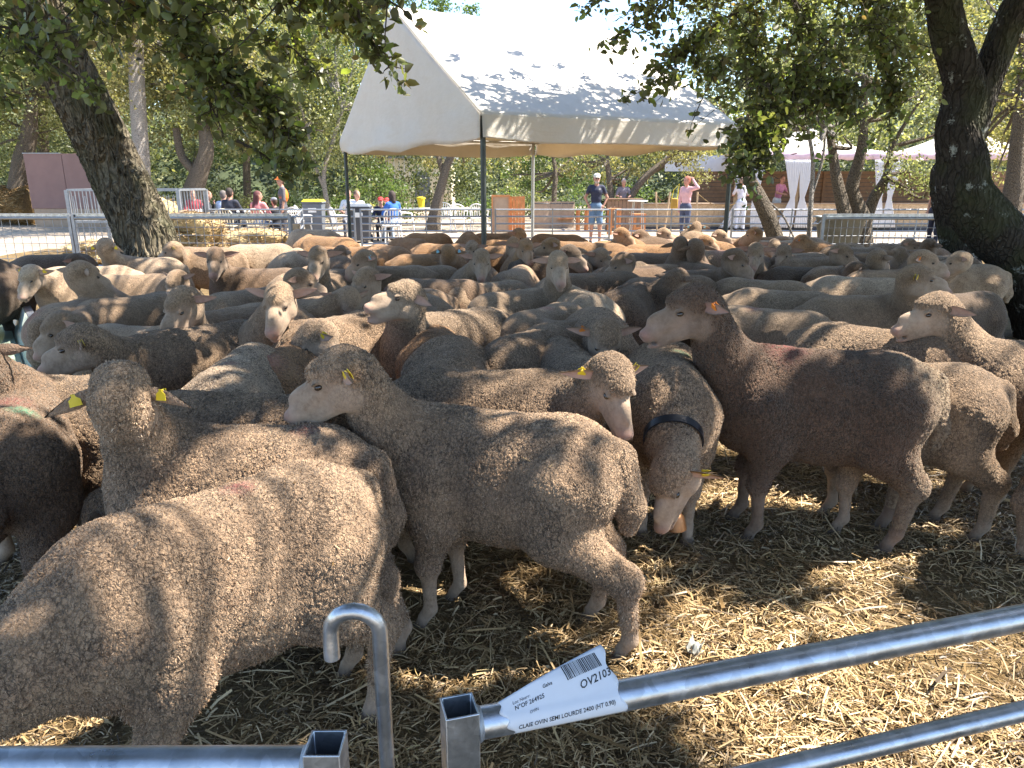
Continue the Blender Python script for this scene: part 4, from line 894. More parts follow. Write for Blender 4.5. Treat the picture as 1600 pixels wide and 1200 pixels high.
    if res is None: res = min(.024, max(.0085, dist*.0026))
    V, Q = surface(P, res)
    if s == s and rs is not None:               # irregular outline of the fleece
        pass
    Z = zones(P, V)
    # ears join the same mesh
    for sg in (1, -1):
        root = h2(-.022, sg*.056, .018)
        d = M @ np.array([-.30*ears, sg*.90, .10-droop]); ev, eq, ez = ear_shell(root, d, M @ np.array([.85, sg*.35, .30]), .152, .028)
        Q = np.vstack([Q, np.array(eq)+len(V)]); V = np.vstack([V, np.array(ev, np.float32)]); Z = np.vstack([Z, np.array(ez)])
    me = mesh_np('sheep', V, Q)
    set_col(me, 'zn', np.clip(Z, 0, 1))
    mkc = np.zeros((len(V), 4), np.float32)
    for (mx, my, rr, kc) in mk:                 # raddle / paint marks given in body coordinates (x forward, y left) on the back
        dd = np.sqrt(((V[:, 0]-mx)/rr)**2+((V[:, 1]-my)/rr)**2); a = np.clip(1.3-dd, 0, 1)*((V[:, 2] > .60) | (kc == 't'))*(Z[:, 0] > .5)
        kcol = {'r': (.20, .035, .035), 'g': (.03, .26, .14), 'k': (.035, .022, .018), 't': (.44, .33, .21), 'p': (.34, .10, .09)}[kc]
        mkc[a > mkc[:, 3], :3] = kcol; mkc[:, 3] = np.maximum(mkc[:, 3], a)
    if np.any(mkc[:, 3] > 0) or True:
        set_col(me, 'mk', mkc)
    near = dist < 4.3 if mesh_near is None else mesh_near
    o = link('sheep', me, M_SHEEP_NEAR if near else M_SHEEP, None, True, label=label, cat='sheep', group=group)
    o.location = c0; o.rotation_euler = (0, 0, Hd); o.scale = (s, s, s)
    base = {'g': (1.0, .94, .86), 'n': (1.07, .97, .87), 'd': (.52, .43, .37), 'r': (.33, .235, .195), 'b': (.86, .775, .68), 'l': (1.35, 1.33, 1.28), 'o': (.95, .68, .42), 'k': (.28, .24, .215)}[col]  # the orange tint has warm light, mostly the tent's, painted into the fleece
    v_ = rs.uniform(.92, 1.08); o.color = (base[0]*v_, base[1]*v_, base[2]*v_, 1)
    if near and dist < 3.4:
        sm = o.modifiers.new('subdivision', 'SUBSURF'); sm.levels = 0; sm.render_levels = 1
    M4 = Matrix([list(M[i])+[0] for i in range(3)]+[[0, 0, 0, 1]])
    if near and dist < 3.5:
        nl = 62000 if dist < 1.9 else (42000 if dist < 2.7 else 22000); r_ = np.random.RandomState(int(dist*1000)); nb_ = len(V)
        N = np.empty(nb_*3, np.float32); me.vertices.foreach_get('normal', N); N = N.reshape(-1, 3)
        ok = np.where((Z[:, 0] > .55) & (mkc[:, 3] < .25) & (V[:, 2] > .12))[0]; ix = ok[r_.randint(0, len(ok), nl)]
        nn = N[ix]; B_ = V[ix]+r_.normal(size=(nl, 3))*.004; B_ -= nn*(np.einsum('ij,ij->i', B_-V[ix], nn)[:, None])+nn*.003
        G_ = np.stack([np.sin(B_[:, 1]*31+B_[:, 2]*23), np.sin(B_[:, 0]*29+3), np.sin(B_[:, 0]*17+B_[:, 1]*37)], 1)*.35
        D_ = nn*.75+np.array([-.12, 0, -.45])+G_+r_.normal(size=(nl, 3))*.33; D_ /= np.linalg.norm(D_, axis=1)[:, None]
        S_ = np.cross(D_, nn+r_.normal(size=(nl, 3))*.4); S_ /= np.linalg.norm(S_, axis=1)[:, None]+1e-9
        Lk = r_.uniform(.009, .019, nl)[:, None]; Wk = r_.uniform(.0009, .0021, nl)[:, None]
        cur = -nn*.25+r_.normal(size=(nl, 3))*.25; M1 = B_+D_*Lk*.55; T1 = M1+(D_+cur)*Lk*.5
        LV = np.stack([B_-S_*Wk, B_+S_*Wk, M1+S_*Wk*.9, M1-S_*Wk*.9, T1+S_*Wk*.35, T1-S_*Wk*.35], 1).reshape(-1, 3); b_ = np.arange(nl)[:, None]*6
        fl = link('fleece_locks', mesh_np('fleece_locks', LV, np.concatenate([b_+np.array([0, 1, 2, 3]), b_+np.array([3, 2, 4, 5])])), M_LOCKS, o, False); fl.color = o.color
        tp_ = ok[V[ok, 2] > .66]
        if len(tp_) > 50:
            def fn_(r__, n_): q = V[tp_[r__.randint(0, len(tp_), n_)]]; return q[:, 0], q[:, 1], q[:, 2]+.008
            straw('clinging_straw', 0, 1, 0, 1, 16, int(dist*977), (.0009, .0016), .0, (.03, .08), o, fn_)
    for sg in (1, -1):
        e = bpy.data.objects.new('eye', EYE_ME); C.objects.link(e); e.parent = o
        e.matrix_local = Matrix.Translation(h2(.066, sg*.0505, .012)) @ M4 @ Matrix.Diagonal((.0150, .0115, .0105, 1))
    for k, ch in enumerate(tags):               # first char: left ear, second: right ear
        if ch in TAGS:
            sg = 1 if k == 0 else -1
            e = bpy.data.objects.new('ear_tag', TAGS[ch]); C.objects.link(e); e.parent = o
            rt = h2(-.035-.02*ears, sg*.112, .035-.06*droop)
            e.matrix_local = Matrix.Translation(rt) @ M4 @ Euler((0, rs.uniform(-.3, .3), R(90+sg*rs.uniform(10, 35)))).to_matrix().to_4x4() @ Matrix.Scale(.82, 4)
    SHEEP.append(o); o['_d'] = dist
    return o, h2, M4, nk, poll
# ---------------------------------------------------------------- the flock, roughly from the rail to the back of the pen
sheep(262, 806, 226, 'nearest sheep of all, curly grey-brown fleece, grazing against the front rail at bottom left', head=(-190, 1180), haz=246, pos=(-.74, 1.72), hp=-62, s=1.0, neckL=.42, legs=(.08, -.02, -.02, -.30), mk=[(-.05, 0, .045, 'p')], col='n')
BACKTURNED = sheep(362, 716, 177, 'sheep with its head raised and turned away showing yellow tags in both ears', head=(192, 618), haz=105, hp=-8, pos=(-.86, 2.22), tags='yy', neckL=.40, mk=[(-.22, .02, .045, 'r')], col='n', ears=.5, droop=.45)
sheep(462, 640, 176, 'woolly brown sheep between the back-turned head and the big central sheep, short tail', pos=(-.95, 2.54), col='b', mesh_near=True)
sheep(790, 660, 165, 'big central sheep standing side-on, head raised to the left with a yellow ear tag', head=(533, 590), haz=184, hp=-26, pos=(-.04, 2.40), tags='yb', neckL=.44, legs=(.02, -.03, -.15, .0), col='n', s=.99)
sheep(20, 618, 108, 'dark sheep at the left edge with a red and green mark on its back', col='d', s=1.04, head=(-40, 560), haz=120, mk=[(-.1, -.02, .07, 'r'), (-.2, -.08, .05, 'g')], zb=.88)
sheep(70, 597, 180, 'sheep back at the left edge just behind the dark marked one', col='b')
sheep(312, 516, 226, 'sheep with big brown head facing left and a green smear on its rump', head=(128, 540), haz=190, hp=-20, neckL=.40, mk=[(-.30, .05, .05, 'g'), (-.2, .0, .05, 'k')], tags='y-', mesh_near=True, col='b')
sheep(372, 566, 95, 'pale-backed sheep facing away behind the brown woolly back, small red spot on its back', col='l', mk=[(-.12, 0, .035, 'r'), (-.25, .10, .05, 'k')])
sheep(446, 548, 80, 'sunlit orange-brown rump with red raddle between the open-faced and curly-headed sheep', col='o', mk=[(-.3, 0, .12, 'p')])
sheep(525, 500, 232, 'curly sheep, head low to the left with yellow tag, dark brown patch on its rump', head=(492, 532), haz=205, hp=-42, mk=[(-.33, .04, .09, 'k')], tags='y-', col='n', neckL=.36, mesh_near=True)
sheep(760, 588, 356, 'woolly sheep behind the central one with a white-blazed face turned to the camera', head=(957, 596), haz=288, hp=-42, tags='yy', neckL=.36, col='b', droop=.35)
COLLARED = sheep(1046, 557, 263, 'sheep wearing a black collar and bell with its head lowered to the straw', head=(1052, 742), haz=222, hp=-62, mk=[(-.02, .06, .05, 'g')], neckL=.43, tags='y-', droop=.75, ears=.5, col='n', legs=(.03, -.04, 0, 0), collar=True)
sheep(938, 497, 272, 'sheep looking straight at the camera above the white-blazed one, curly forehead and spread ears', head=(946, 530), haz=272, hp=-38, tags='-o', neckL=.42, col='n')
sheep(1292, 548, 170, 'large dark chocolate ram standing side-on with a reddish patch on its shoulders', head=(1082, 484), haz=187, hp=-16, s=1.06, col='r', neckL=.45, mk=[(-.47, 0, .22, 't'), (.18, 0, .10, 'r'), (-.12, 0, .09, 'k')], tags='o-', legs=(.0, .04, .02, -.02), zb=.88, mesh_near=True)
sheep(1418, 574, 172, 'light brown rump and hind legs directly behind the dark chocolate ram', col='b', legs=(0, 0, -.05, .05))
sheep(1800, 610, 12, 'sheep cut off by the right edge of the picture, hind leg stretched into the straw', col='b', head=(1850, 600), haz=0, hp=-30)
sheep(1650, 542, 184, 'grey-brown sheep at the right with its head raised and turned left', head=(1462, 488), haz=184, hp=-14, neckL=.42, col='b', mesh_near=True)
sheep(1345, 466, 3, 'sheep stretching its head right past the oak trunk, yellow ear tag', head=(1432, 436), haz=352, hp=-12, tags='-y', col='b', neckL=.42)
sheep(1372, 520, 318, 'sheep with a dark round spot on its rump, in front of the one stretching right', col='b', mk=[(-.30, .03, .05, 'k')])
sheep(1205, 486, 326, 'sheep back with a dark red stain just behind the chocolate ram', col='g', mk=[(-.12, 0, .08, 'r')])
sheep(1190, 440, 324, 'smooth grey sheep back with one small dark spot beyond the chocolate ram', col='b', mk=[(-.30, 0, .035, 'k')])
sheep(1222, 457, 326, 'grey sheep back with a dark patch and a bright sunlit streak beside it', col='g', mk=[(-.15, 0, .07, 'k')])
sheep(1345, 436, 328, 'tan sheep back strongly dappled by sunlight in the right half of the flock', col='l')
sheep(1262, 420, 342, 'very dark brown sheep back beside the tan dappled one', col='k', head=(1340, 425), haz=0, hp=-35)
sheep(1390, 424, 10, 'tan sheep with a white nose lifted just behind the right-stretching head', head=(1443, 408), haz=335, hp=-18, col='n', neckL=.40, tags='-o')
sheep(1322, 418, 15, 'rounded brown head with small pale ear seen from behind, centre right of flock', head=(1372, 406), haz=30, hp=-28, col='b')
sheep(1268, 405, 12, 'brown sheep with head turned half right, ear laid back, beyond the dark back', head=(1316, 396), haz=320, hp=-30, col='b')
sheep(1422, 398, 95, 'sheep seen from behind with both ears sticking out, near the right oak', head=(1404, 399), haz=95, hp=-10, col='b', ears=.2, droop=0, neckL=.36)
sheep(1250, 398, 205, 'sheep facing half left with dark ear, middle of the right side', head=(1224, 396), haz=235, hp=-30, col='b')
sheep(1262, 384, 330, 'brown-faced sheep with an orange tag facing right in front of the grey tub', head=(1255, 379), haz=330, hp=-32, tags='-o', col='o')
sheep(1208, 385, 250, 'sheep facing the camera beside the right tent pole, grey face', head=(1210, 385), haz=262, hp=-25, col='g')
sheep(1182, 404, 245, 'sheep with greenish grey head turned left below the right tent pole', head=(1180, 395), haz=250, hp=-30, col='b')
sheep(1092, 424, 12, 'dark-headed sheep looking right with small upright ear, in front of the raised necks', head=(1150, 407), haz=340, hp=-40, col='d', neckL=.42)
sheep(1070, 410, 95, 'left one of two long-necked sheep looking away into the pen', head=(1063, 384), haz=75, hp=10, col='d', neckL=.42)
sheep(1096, 412, 85, 'right one of two long-necked sheep looking away, both ears out', head=(1087, 388), haz=95, hp=15, col='d', neckL=.42, ears=.2)
sheep(985, 452, 60, 'shaggy dark sheep directly behind the muzzle of the chocolate ram', col='d', head=(1060, 440), haz=40, hp=-30, mesh_near=True)
sheep(1045, 436, 10, 'dark curly back between the shaggy dark sheep and the small dark-spotted one', col='d')
sheep(852, 484, 236, 'broad sheep back with a green smear above its shoulder, centre of flock', col='b', head=(930, 520), haz=250, hp=-60, mk=[(-.42, .05, .06, 'g'), (.0, 0, .06, 'p')], res=.012)
sheep(832, 522, 240, 'round grey-brown rump with a dark notch in the wool, left of the curly forehead sheep', col='b', mk=[(-.35, 0, .05, 'k')])
sheep(892, 552, 100, 'low rounded back with a sunlit band, touching the nose of the camera-staring sheep', col='g', mk=[(-.42, .05, .05, 'k')])
sheep(706, 492, 212, 'bleating sheep with open pink mouth and orange-lit ear, head raised to the left', head=(632, 466), haz=214, hp=2, mouth=True, tags='-o', neckL=.42, col='g', mesh_near=True, ears=.6, roll=-6)
sheep(676, 512, 100, 'smooth tan rump with a reddish tail patch below the bleating sheep', col='o', mk=[(-.40, 0, .05, 'r')])
sheep(704, 550, 275, 'curly tan back in front of the smooth tan rump', col='n')
sheep(425, 492, 268, 'sheep facing the camera with wide level ears, left of the bleating sheep', head=(436, 470), haz=270, hp=-30, neckL=.40, col='b', droop=.05)
sheep(395, 455, 50, 'grey sheep back behind the wide-eared face on the left', col='b', head=(470, 440), haz=10, tags='y-')
sheep(358, 486, 240, 'drowsy sheep resting its pale face on the back of the brown-headed one', head=(286, 476), haz=246, hp=-38, neckL=.38, col='b', droop=.2)
sheep(205, 432, 2, 'sheep standing right with a crooked red mark on its hips, near the left oak', head=(276, 440), haz=248, hp=-45, mk=[(-.26, .03, .05, 'r')], col='b', droop=0)
sheep(405, 422, 184, 'dark grey sheep looking at the camera, standing sideways right of the left oak', head=(337, 404), haz=280, hp=-26, col='d', neckL=.38, droop=.1)
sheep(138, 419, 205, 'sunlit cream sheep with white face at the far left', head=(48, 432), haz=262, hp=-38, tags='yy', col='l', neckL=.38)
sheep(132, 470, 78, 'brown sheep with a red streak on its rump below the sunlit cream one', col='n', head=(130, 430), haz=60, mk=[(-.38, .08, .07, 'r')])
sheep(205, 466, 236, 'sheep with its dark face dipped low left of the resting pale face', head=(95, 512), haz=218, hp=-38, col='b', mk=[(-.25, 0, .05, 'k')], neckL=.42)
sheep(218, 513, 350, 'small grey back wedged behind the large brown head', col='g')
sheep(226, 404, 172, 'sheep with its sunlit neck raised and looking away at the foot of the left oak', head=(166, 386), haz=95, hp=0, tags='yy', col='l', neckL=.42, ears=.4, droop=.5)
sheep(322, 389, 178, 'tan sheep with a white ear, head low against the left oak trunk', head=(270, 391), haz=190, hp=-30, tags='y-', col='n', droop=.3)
sheep(-22, 424, 80, 'shaded sheep at the left edge beside the water trough', col='k', head=(-30, 400), haz=90)  # dark tint paints in the shade it stands in
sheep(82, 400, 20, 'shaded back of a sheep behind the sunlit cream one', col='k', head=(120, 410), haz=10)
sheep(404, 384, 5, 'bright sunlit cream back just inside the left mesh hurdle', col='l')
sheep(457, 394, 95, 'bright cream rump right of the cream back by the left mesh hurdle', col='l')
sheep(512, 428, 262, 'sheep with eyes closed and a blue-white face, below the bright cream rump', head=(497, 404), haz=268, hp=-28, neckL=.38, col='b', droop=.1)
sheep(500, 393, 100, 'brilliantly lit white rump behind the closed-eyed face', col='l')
sheep(468, 425, 85, 'curly brown sunlit flank between the dark grey sheep and the closed-eyed face', col='n')
sheep(488, 468, 240, 'grey sheep back with a dark patch above the curly-headed one', col='b', head=(546, 472), haz=298, hp=-45, mk=[(-.35, 0, .08, 'k')], neckL=.44, far=False, ears=1.2)
sheep(625, 458, 205, 'sheep half hidden behind the bleating one, facing left with a level ear', head=(572, 440), haz=236, hp=-30, col='b', droop=.05)
sheep(610, 418, 190, 'dark-eared sheep with its muzzle resting low, left of the brown rump', head=(568, 408), haz=205, hp=-32, col='b', tags='b-')
sheep(585, 390, 110, 'tall smooth brown rump under the left side of the tent', col='o')
sheep(532, 400, 100, 'small dark curly head peeping beside the closed-eyed face', col='d', head=(535, 398), haz=60, hp=-30)
sheep(655, 419, 5, 'grey sheep back with a brown sun-spotted patch, left of the front tent pole', col='g', mk=[(.05, 0, .08, 'k')])
sheep(682, 440, 345, 'long dark grey back with a pinkish rump, below the sun-spotted one', col='d', mk=[(-.38, 0, .09, 'p')])
sheep(655, 458, 110, 'grey flank behind the ear of the bleating sheep', col='b')
sheep(765, 444, 216, 'long grey back stretching from left of the front tent pole foot toward the centre', col='g')
sheep(805, 422, 75, 'sheep rump with a pale streak, just right of the front tent pole foot', col='n')
sheep(805, 458, 220, 'pale smooth back half covered by the green-smeared one', col='g')
sheep(905, 455, 110, 'pale grey back right below the chin of the long white face', col='l')
sheep(738, 416, 262, 'pale-nosed sheep facing the camera left of the front tent pole foot', head=(752, 407), haz=272, hp=-28, col='b', droop=.15)
sheep(668, 399, 12, 'sheep with its head turned away showing a pale blue and yellow ear tag', head=(700, 396), haz=100, hp=-10, tags='bb', col='o')
sheep(748, 390, 250, 'small grey head tucked right against the front tent pole', head=(737, 389), haz=250, hp=-30, col='n')
sheep(870, 440, 268, 'long white-faced sheep looking at the camera in the middle of the flock', head=(872, 413), haz=274, hp=-24, col='g', neckL=.38, droop=.25)
sheep(862, 403, 345, 'black-muzzled sheep with a pale ear facing right behind the long white face', head=(892, 398), haz=330, hp=-28, col='k', tags='b-')
sheep(925, 396, 250, 'brown head facing right next to the black muzzle', head=(940, 402), haz=300, hp=-35, col='n')
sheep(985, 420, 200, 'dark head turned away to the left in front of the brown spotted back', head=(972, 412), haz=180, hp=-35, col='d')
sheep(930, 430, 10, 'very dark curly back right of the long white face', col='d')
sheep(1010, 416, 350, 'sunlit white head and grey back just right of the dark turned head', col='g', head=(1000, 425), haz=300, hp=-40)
# the far side of the pen, under and beyond the tent, its warm light painted in as orange tint
sheep(540, 388, 200, 'long low brown back at the left under the tent', col='o')
sheep(482, 370, 100, 'rounded brown rump at the left end of the tent shade', col='o')
sheep(515, 372, 160, 'brown back with a rusty patch near the left tent pole', col='o', mk=[(-.2, 0, .08, 'r')])
sheep(490, 360, 175, 'sunlit back farthest left against the far railings', col='l')
sheep(640, 374, 312, 'orange-lit brown sheep under the tent with a dark dot on its rump', col='o', mk=[(-.3, 0, .05, 'k')])
sheep(606, 386, 308, 'orange-lit brown sheep sloping down right in front of the one with a dark dot', col='o')
sheep(668, 366, 340, 'farthest orange-lit brown back left of the front tent pole', col='o')
sheep(690, 383, 334, 'orange-lit brown back with a darker spine spot, left of the front tent pole', col='o', mk=[(-.25, 0, .05, 'k')])
sheep(733, 366, 95, 'golden-lit rump immediately left of the front tent pole at the far railings', col='o')
sheep(775, 366, 345, 'golden-lit sheep immediately right of the front tent pole at the far railings', col='o')
sheep(768, 386, 350, 'golden-lit brown back low at the right of the front tent pole', col='o', head=(802, 384), haz=280, hp=-25)
sheep(820, 392, 255, 'brown sheep facing the camera with drooping ears under the tent centre', head=(822, 388), haz=285, hp=-28, col='o')
sheep(790, 375, 40, 'brown head lowered to the right, under the tent centre', head=(812, 368), haz=320, hp=-40, col='o')
sheep(872, 368, 170, 'long golden-lit back reaching to the man behind the railings', col='o', mk=[(-.1, 0, .05, 'k')])
sheep(888, 379, 172, 'golden-lit back in front of the long golden-lit one', col='o')
sheep(868, 389, 190, 'folded-neck golden-lit sheep above the black muzzle', col='o', head=(860, 385), haz=180, hp=-20)
sheep(932, 382, 165, 'brown back with rusty rump below the man in the navy shirt', col='o')
sheep(968, 391, 334, 'brown back with two dark spots left of the raised necks', col='o', mk=[(-.28, 0, .06, 'k'), (-.1, .03, .03, 'k')])
sheep(965, 378, 20, 'orange-lit brown sheep with raised head facing right, in line with the man', head=(972, 367), haz=330, hp=-25, col='o', neckL=.36)
sheep(1008, 376, 355, 'dark-headed sheep touching the raised orange-lit brown head', head=(1002, 370), haz=345, hp=-22, col='d', neckL=.34)
sheep(1020, 384, 350, 'brown smooth back right of the dark head', col='o')
sheep(1022, 398, 352, 'dark shaded back left of the raised necks', col='d')
sheep(1034, 371, 350, 'white-nosed sheep head facing right by the far railings', head=(1038, 366), haz=335, hp=-25, col='n')
sheep(1082, 362, 88, 'tall woolly rump standing highest against the railings with a pale tag', col='b', tags='bb', head=(1088, 356), haz=80, hp=0, neckL=.3, s=1.04)
sheep(1068, 376, 355, 'back with red raddle below the tall woolly rump', col='l', head=(1110, 382), haz=340, hp=-30, mk=[(-.1, 0, .22, 'p')])
sheep(1105, 382, 5, 'sheep with pale green tag whose yellowish head faces right behind the two long necks', head=(1103, 378), haz=330, hp=-25, col='o')
sheep(1140, 374, 170, 'woolly-headed sheep facing right between the railings and the right tent pole', head=(1125, 369), haz=330, hp=-20, col='n')
sheep(1128, 393, 345, 'red-brown back dipping toward the right tent pole', col='n', mk=[(0, 0, .15, 'p')])
sheep(1195, 372, 175, 'curly golden-lit neck held up left of the leaning slim trunk', head=(1178, 366), haz=150, hp=-25, col='o', neckL=.36)
sheep(1247, 372, 165, 'bare pale back farthest right before the grey tub', col='n', head=(1225, 380), haz=190, hp=-20)
sheep(1215, 378, 350, 'pale back at the foot of the leaning slim trunk', col='l')
sheep(1300, 383, 350, 'brown back directly in front of the grey tub', col='b')
sheep(1336, 388, 172, 'grey back just inside the right mesh hurdle', col='b')
sheep(1358, 396, 352, 'dim brown back behind the sheep with both ears out', col='d')
sheep(1405, 382, 350, 'tan sheep with lowered ear and lit shoulder behind the right mesh hurdle gap', head=(1422, 384), haz=325, hp=-30, col='n')
sheep(1440, 392, 20, 'brown head tipped up at the dark stump of the right oak', head=(1452, 386), haz=30, hp=-20, col='d')
sheep(1478, 402, 190, 'grey rounded back beneath the right oak trunk', col='g')
sheep(1505, 415, 170, 'shaggy sunlit shoulder pressed against the right oak trunk', col='l', head=(1498, 408), haz=150, hp=-30)
sheep(1500, 462, 20, 'shadowy sheep body under the stretched-out head at the right oak', col='k')
# ---------------------------------------------------------------- things round the pen
M_BROWNPANEL = plain('faded_maroon_panel', (.22, .13, .115), .6, var=.08, scale=2)
M_WHITEPL = plain('white_plastic', (.72, .71, .68), .45, var=.04)
M_CREAMPL = plain('cream_plastic', (.70, .62, .45), .45, var=.04)
M_BIN = plain('grey_bin_plastic', (.13, .145, .165), .5, var=.05); M_YEL = plain('yellow_plastic', (.70, .55, .03), .45, var=.05); M_DKBIN = plain('dark_bin_plastic', (.055, .06, .07), .45, var=.05)
M_ORANGEW = plain('orange_stained_wood', (.48, .20, .075), .6, var=.2, scale=9); M_TANW = plain('tan_board', (.36, .26, .18), .7, var=.12, scale=7); M_BROWNW = plain('brown_slat_wood', (.23, .14, .085), .7, var=.2, scale=7)
M_CURT = plain('white_curtain', (.72, .72, .74), .8, var=.04); M_PINKC = plain('pink_cloth', (.55, .40, .46), .8, var=.08); M_DECK = plain('dark_deck_edge', (.06, .06, .07), .7)
t = NT('osb_board'); co = t.co(); v = t.n('TexVoronoi', {'Vector': t.map(co, (22, 22, 40)), 'Scale': 1.0}).outputs['Color']
t.set(color=t.mix(t.n('SeparateColor', {0: v}).outputs[0], (.40, .26, .14), (.56, .40, .24)), rough=.7); M_OSB = t.m
P3 = lambda px, py, y: ony(px, py, y)
# straw heap, round bale
def heap(name, px, y, w, d_, hgt, n, label, cat, seed):
    x = ony(px, 350, y)[0]; o = empty(name, (x, y, 0), label=label, cat=cat); r = np.random.RandomState(seed)
    b = bmesh.new(); bmesh.ops.create_icosphere(b, subdivisions=4, radius=1)
    for v in b.verts:
        c = v.co; q = 1/max(abs(c.x), abs(c.y), abs(c.z))**.55; c *= q; n_ = 1+.07*math.sin(c.x*5+c.z*7)+.06*math.sin(c.y*9+c.x*3); v.co = Vector((c.x*w*.5*n_, c.y*d_*.5*n_, max(0, hgt*.5+c.z*hgt*.5*n_)))
    me = bpy.data.meshes.new('core'); b.to_mesh(me); b.free(); link('packed_core', me, M_HAY, o)
    vv = np.array([v.co for v in me.vertices])
    def fn(r_, n): q = vv[r_.randint(0, len(vv), n)]+r_.normal(size=(n, 3))*.03; return q[:, 0], q[:, 1], np.maximum(q[:, 2], .02)
    straw('stalks', 0, 1, 0, 1, n, seed, (.003, .006), .03, (.08, .28), o, fn); return o
heap('straw_heap', 287, 14.2, 1.35, .9, .95, 9000, 'golden straw heap against the mesh hurdle right of the left oak', 'straw heap', 50)
heap('straw_heap', 135, 14.4, .75, .8, .42, 2600, 'shaded greenish hay heap behind the mesh hurdle left of the left oak', 'hay heap', 51)
heap('straw_heap', 385, 16.0, 1.6, .8, .55, 3500, 'straw pile standing in for lying sheep behind the mesh hurdle below the seated diners', 'straw pile', 53)  # this pile stands in for sheep lying behind the mesh
x = ony(28, 320, 27)[0]; o = empty('straw_bale', (x, 27, 0), label='round golden straw bale at the far left beside the brown cabinet', cat='bale')
MB().lathe((0, 0, .68), [(.1, -.62), (.58, -.6), (.68, -.5), (.70, 0), (.68, .5), (.58, .6), (.1, .62)], 28, Matrix.Rotation(R(90), 3, 'Y')).build('packed_core', M_STRAWBASE, o, True)
def fn(r_, n):
    a = r_.uniform(0, 6.283, n); return r_.uniform(-.6, .6, n), np.cos(a)*.71, .70+np.sin(a)*.69
straw('stalks', 0, 1, 0, 1, 4500, 54, (.005, .01), .03, (.1, .35), o, fn)
# brown cabinet
y = 26.0; a_, b_ = P3(36, 240, y), P3(168, 326, y); w = b_[0]-a_[0]; z0, z1 = b_[2], a_[2]
o = empty('cabinet', ((a_[0]+b_[0])/2, y, 0), label='tall faded maroon two-door cabinet on a pale plinth behind the left oak', cat='cabinet')
for k in (-1, 1): MB().box((k*w/4, 0, (z0+z1)/2), (w/2-.012, .05, z1-z0)).build('door', M_BROWNPANEL, o, bevel=.01)
MB().box((0, .45, (z0+z1)/2), (w, .8, z1-z0-.01)).build('carcass', M_BROWNPANEL, o); MB().box((0, .4, z0/2), (w*.96, .8, z0)).build('plinth', M_TANW, o)
MB().box((-.25*w, -.03, z1+.012), (w*.5, .05, .025)).build('top_strip', M_GALV2, o)
# galvanised crate holding hay
y = 16.5; x0, x1 = P3(104, 300, y)[0], P3(278, 300, y)[0]; zt = P3(190, 297, y)[2]
o = empty('hay_cage', ((x0+x1)/2, y, 0), label='galvanised barred cage standing behind the left oak trunk', cat='cage')
w = x1-x0; m = MB()
for sx in (-1, 1):
    for yy in (0, 1.5): m.box((sx*w/2, yy, zt/2), (.07, .07, zt))
for yy in (0, 1.5):
    for z in (zt, .7, .12): m.box((0, yy, z), (w-.07, .045, .045))
for sx in (-1, 1):
    for z in (zt, .7, .12): m.box((sx*w/2, .75, z), (.045, 1.42, .045))
m.build('frame', M_GALV2, o)
m = MB()
for i in range(1, 19):
    for yy in (0, 1.5): m.box((-w/2+i*w/19, yy, .7), (.012, .02, 1.1))
for i in range(1, 10):
    for sx in (-1, 1): m.box((sx*w/2, i*.15, (.7+zt)/2), (.02, .012, zt-.72))
m.build('bars', M_GALV2, o)
heap('hay_bundle', 247, 17.2, .9, .6, 1.15, 1800, 'hay stuffed inside the barred galvanised cage', 'hay', 55)
# long water trough at the left edge
p0, p1 = onz(26, 458, .50), onz(96, 606, .50); d = p1-p0; L_ = float(np.linalg.norm(d)); ang = math.atan2(d[1], d[0])
o = empty('water_trough', tuple(((p0+p1)/2)*np.array([1, 1, 0])), rz=ang, label='long galvanised trough with a sunlit rim and greenish lining at the left edge', cat='trough')
prof_o = [(-.30, .50), (-.24, .50), (-.14, .20), (.14, .20), (.24, .50), (.30, .50), (.30, .46), (.26, .46), (.16, .16), (-.16, .16), (-.26, .46), (-.30, .46)]
V = []; n_ = len(prof_o)
for xx in (-L_/2, L_/2): V += [(xx, -q[0]-.24, q[1]) for q in prof_o]
m = MB(); m.add(V, [(k, (k+1) % n_, n_+(k+1) % n_, n_+k) for k in range(n_)]+[tuple(range(n_))[::-1], tuple(range(n_, 2*n_))])
m.build('basin', M_GALV, o, bevel=.006)
t = NT('green_lining'); t.set(color=t.mix(t.noise(t.co(), 6, 4).outputs[0], (.52, .60, .50), (.66, .72, .60)), rough=.25, spec=.5); M_LIN = t.m
m = MB(); pi_ = [(-.232, .492), (-.136, .205), (.136, .205), (.232, .492)]; V = [(xx, -q[0]-.24, q[1]+.006) for xx in np.linspace(-L_/2+.02, L_/2-.02, 9) for q in pi_]
m.add(V, [(k*4+j, k*4+j+1, k*4+5+j, k*4+4+j) for k in range(8) for j in range(3)]); li = m.build('lining', M_LIN, o, True); sm = li.modifiers.new('s', 'SOLIDIFY'); sm.thickness = .003
t = NT('water'); t.set(color=(.36, .44, .34, 1), rough=.08, spec=.6); MB().box((0, -.24, .25), (L_-.05, .26, .012)).build('water', t.m, o)
MB().box((-L_/2+.4, -.24, .08), (.08, .30, .16)).build('foot', M_GALV, o); MB().box((L_/2-.4, -.24, .08), (.08, .30, .16)).build('foot', M_GALV, o)
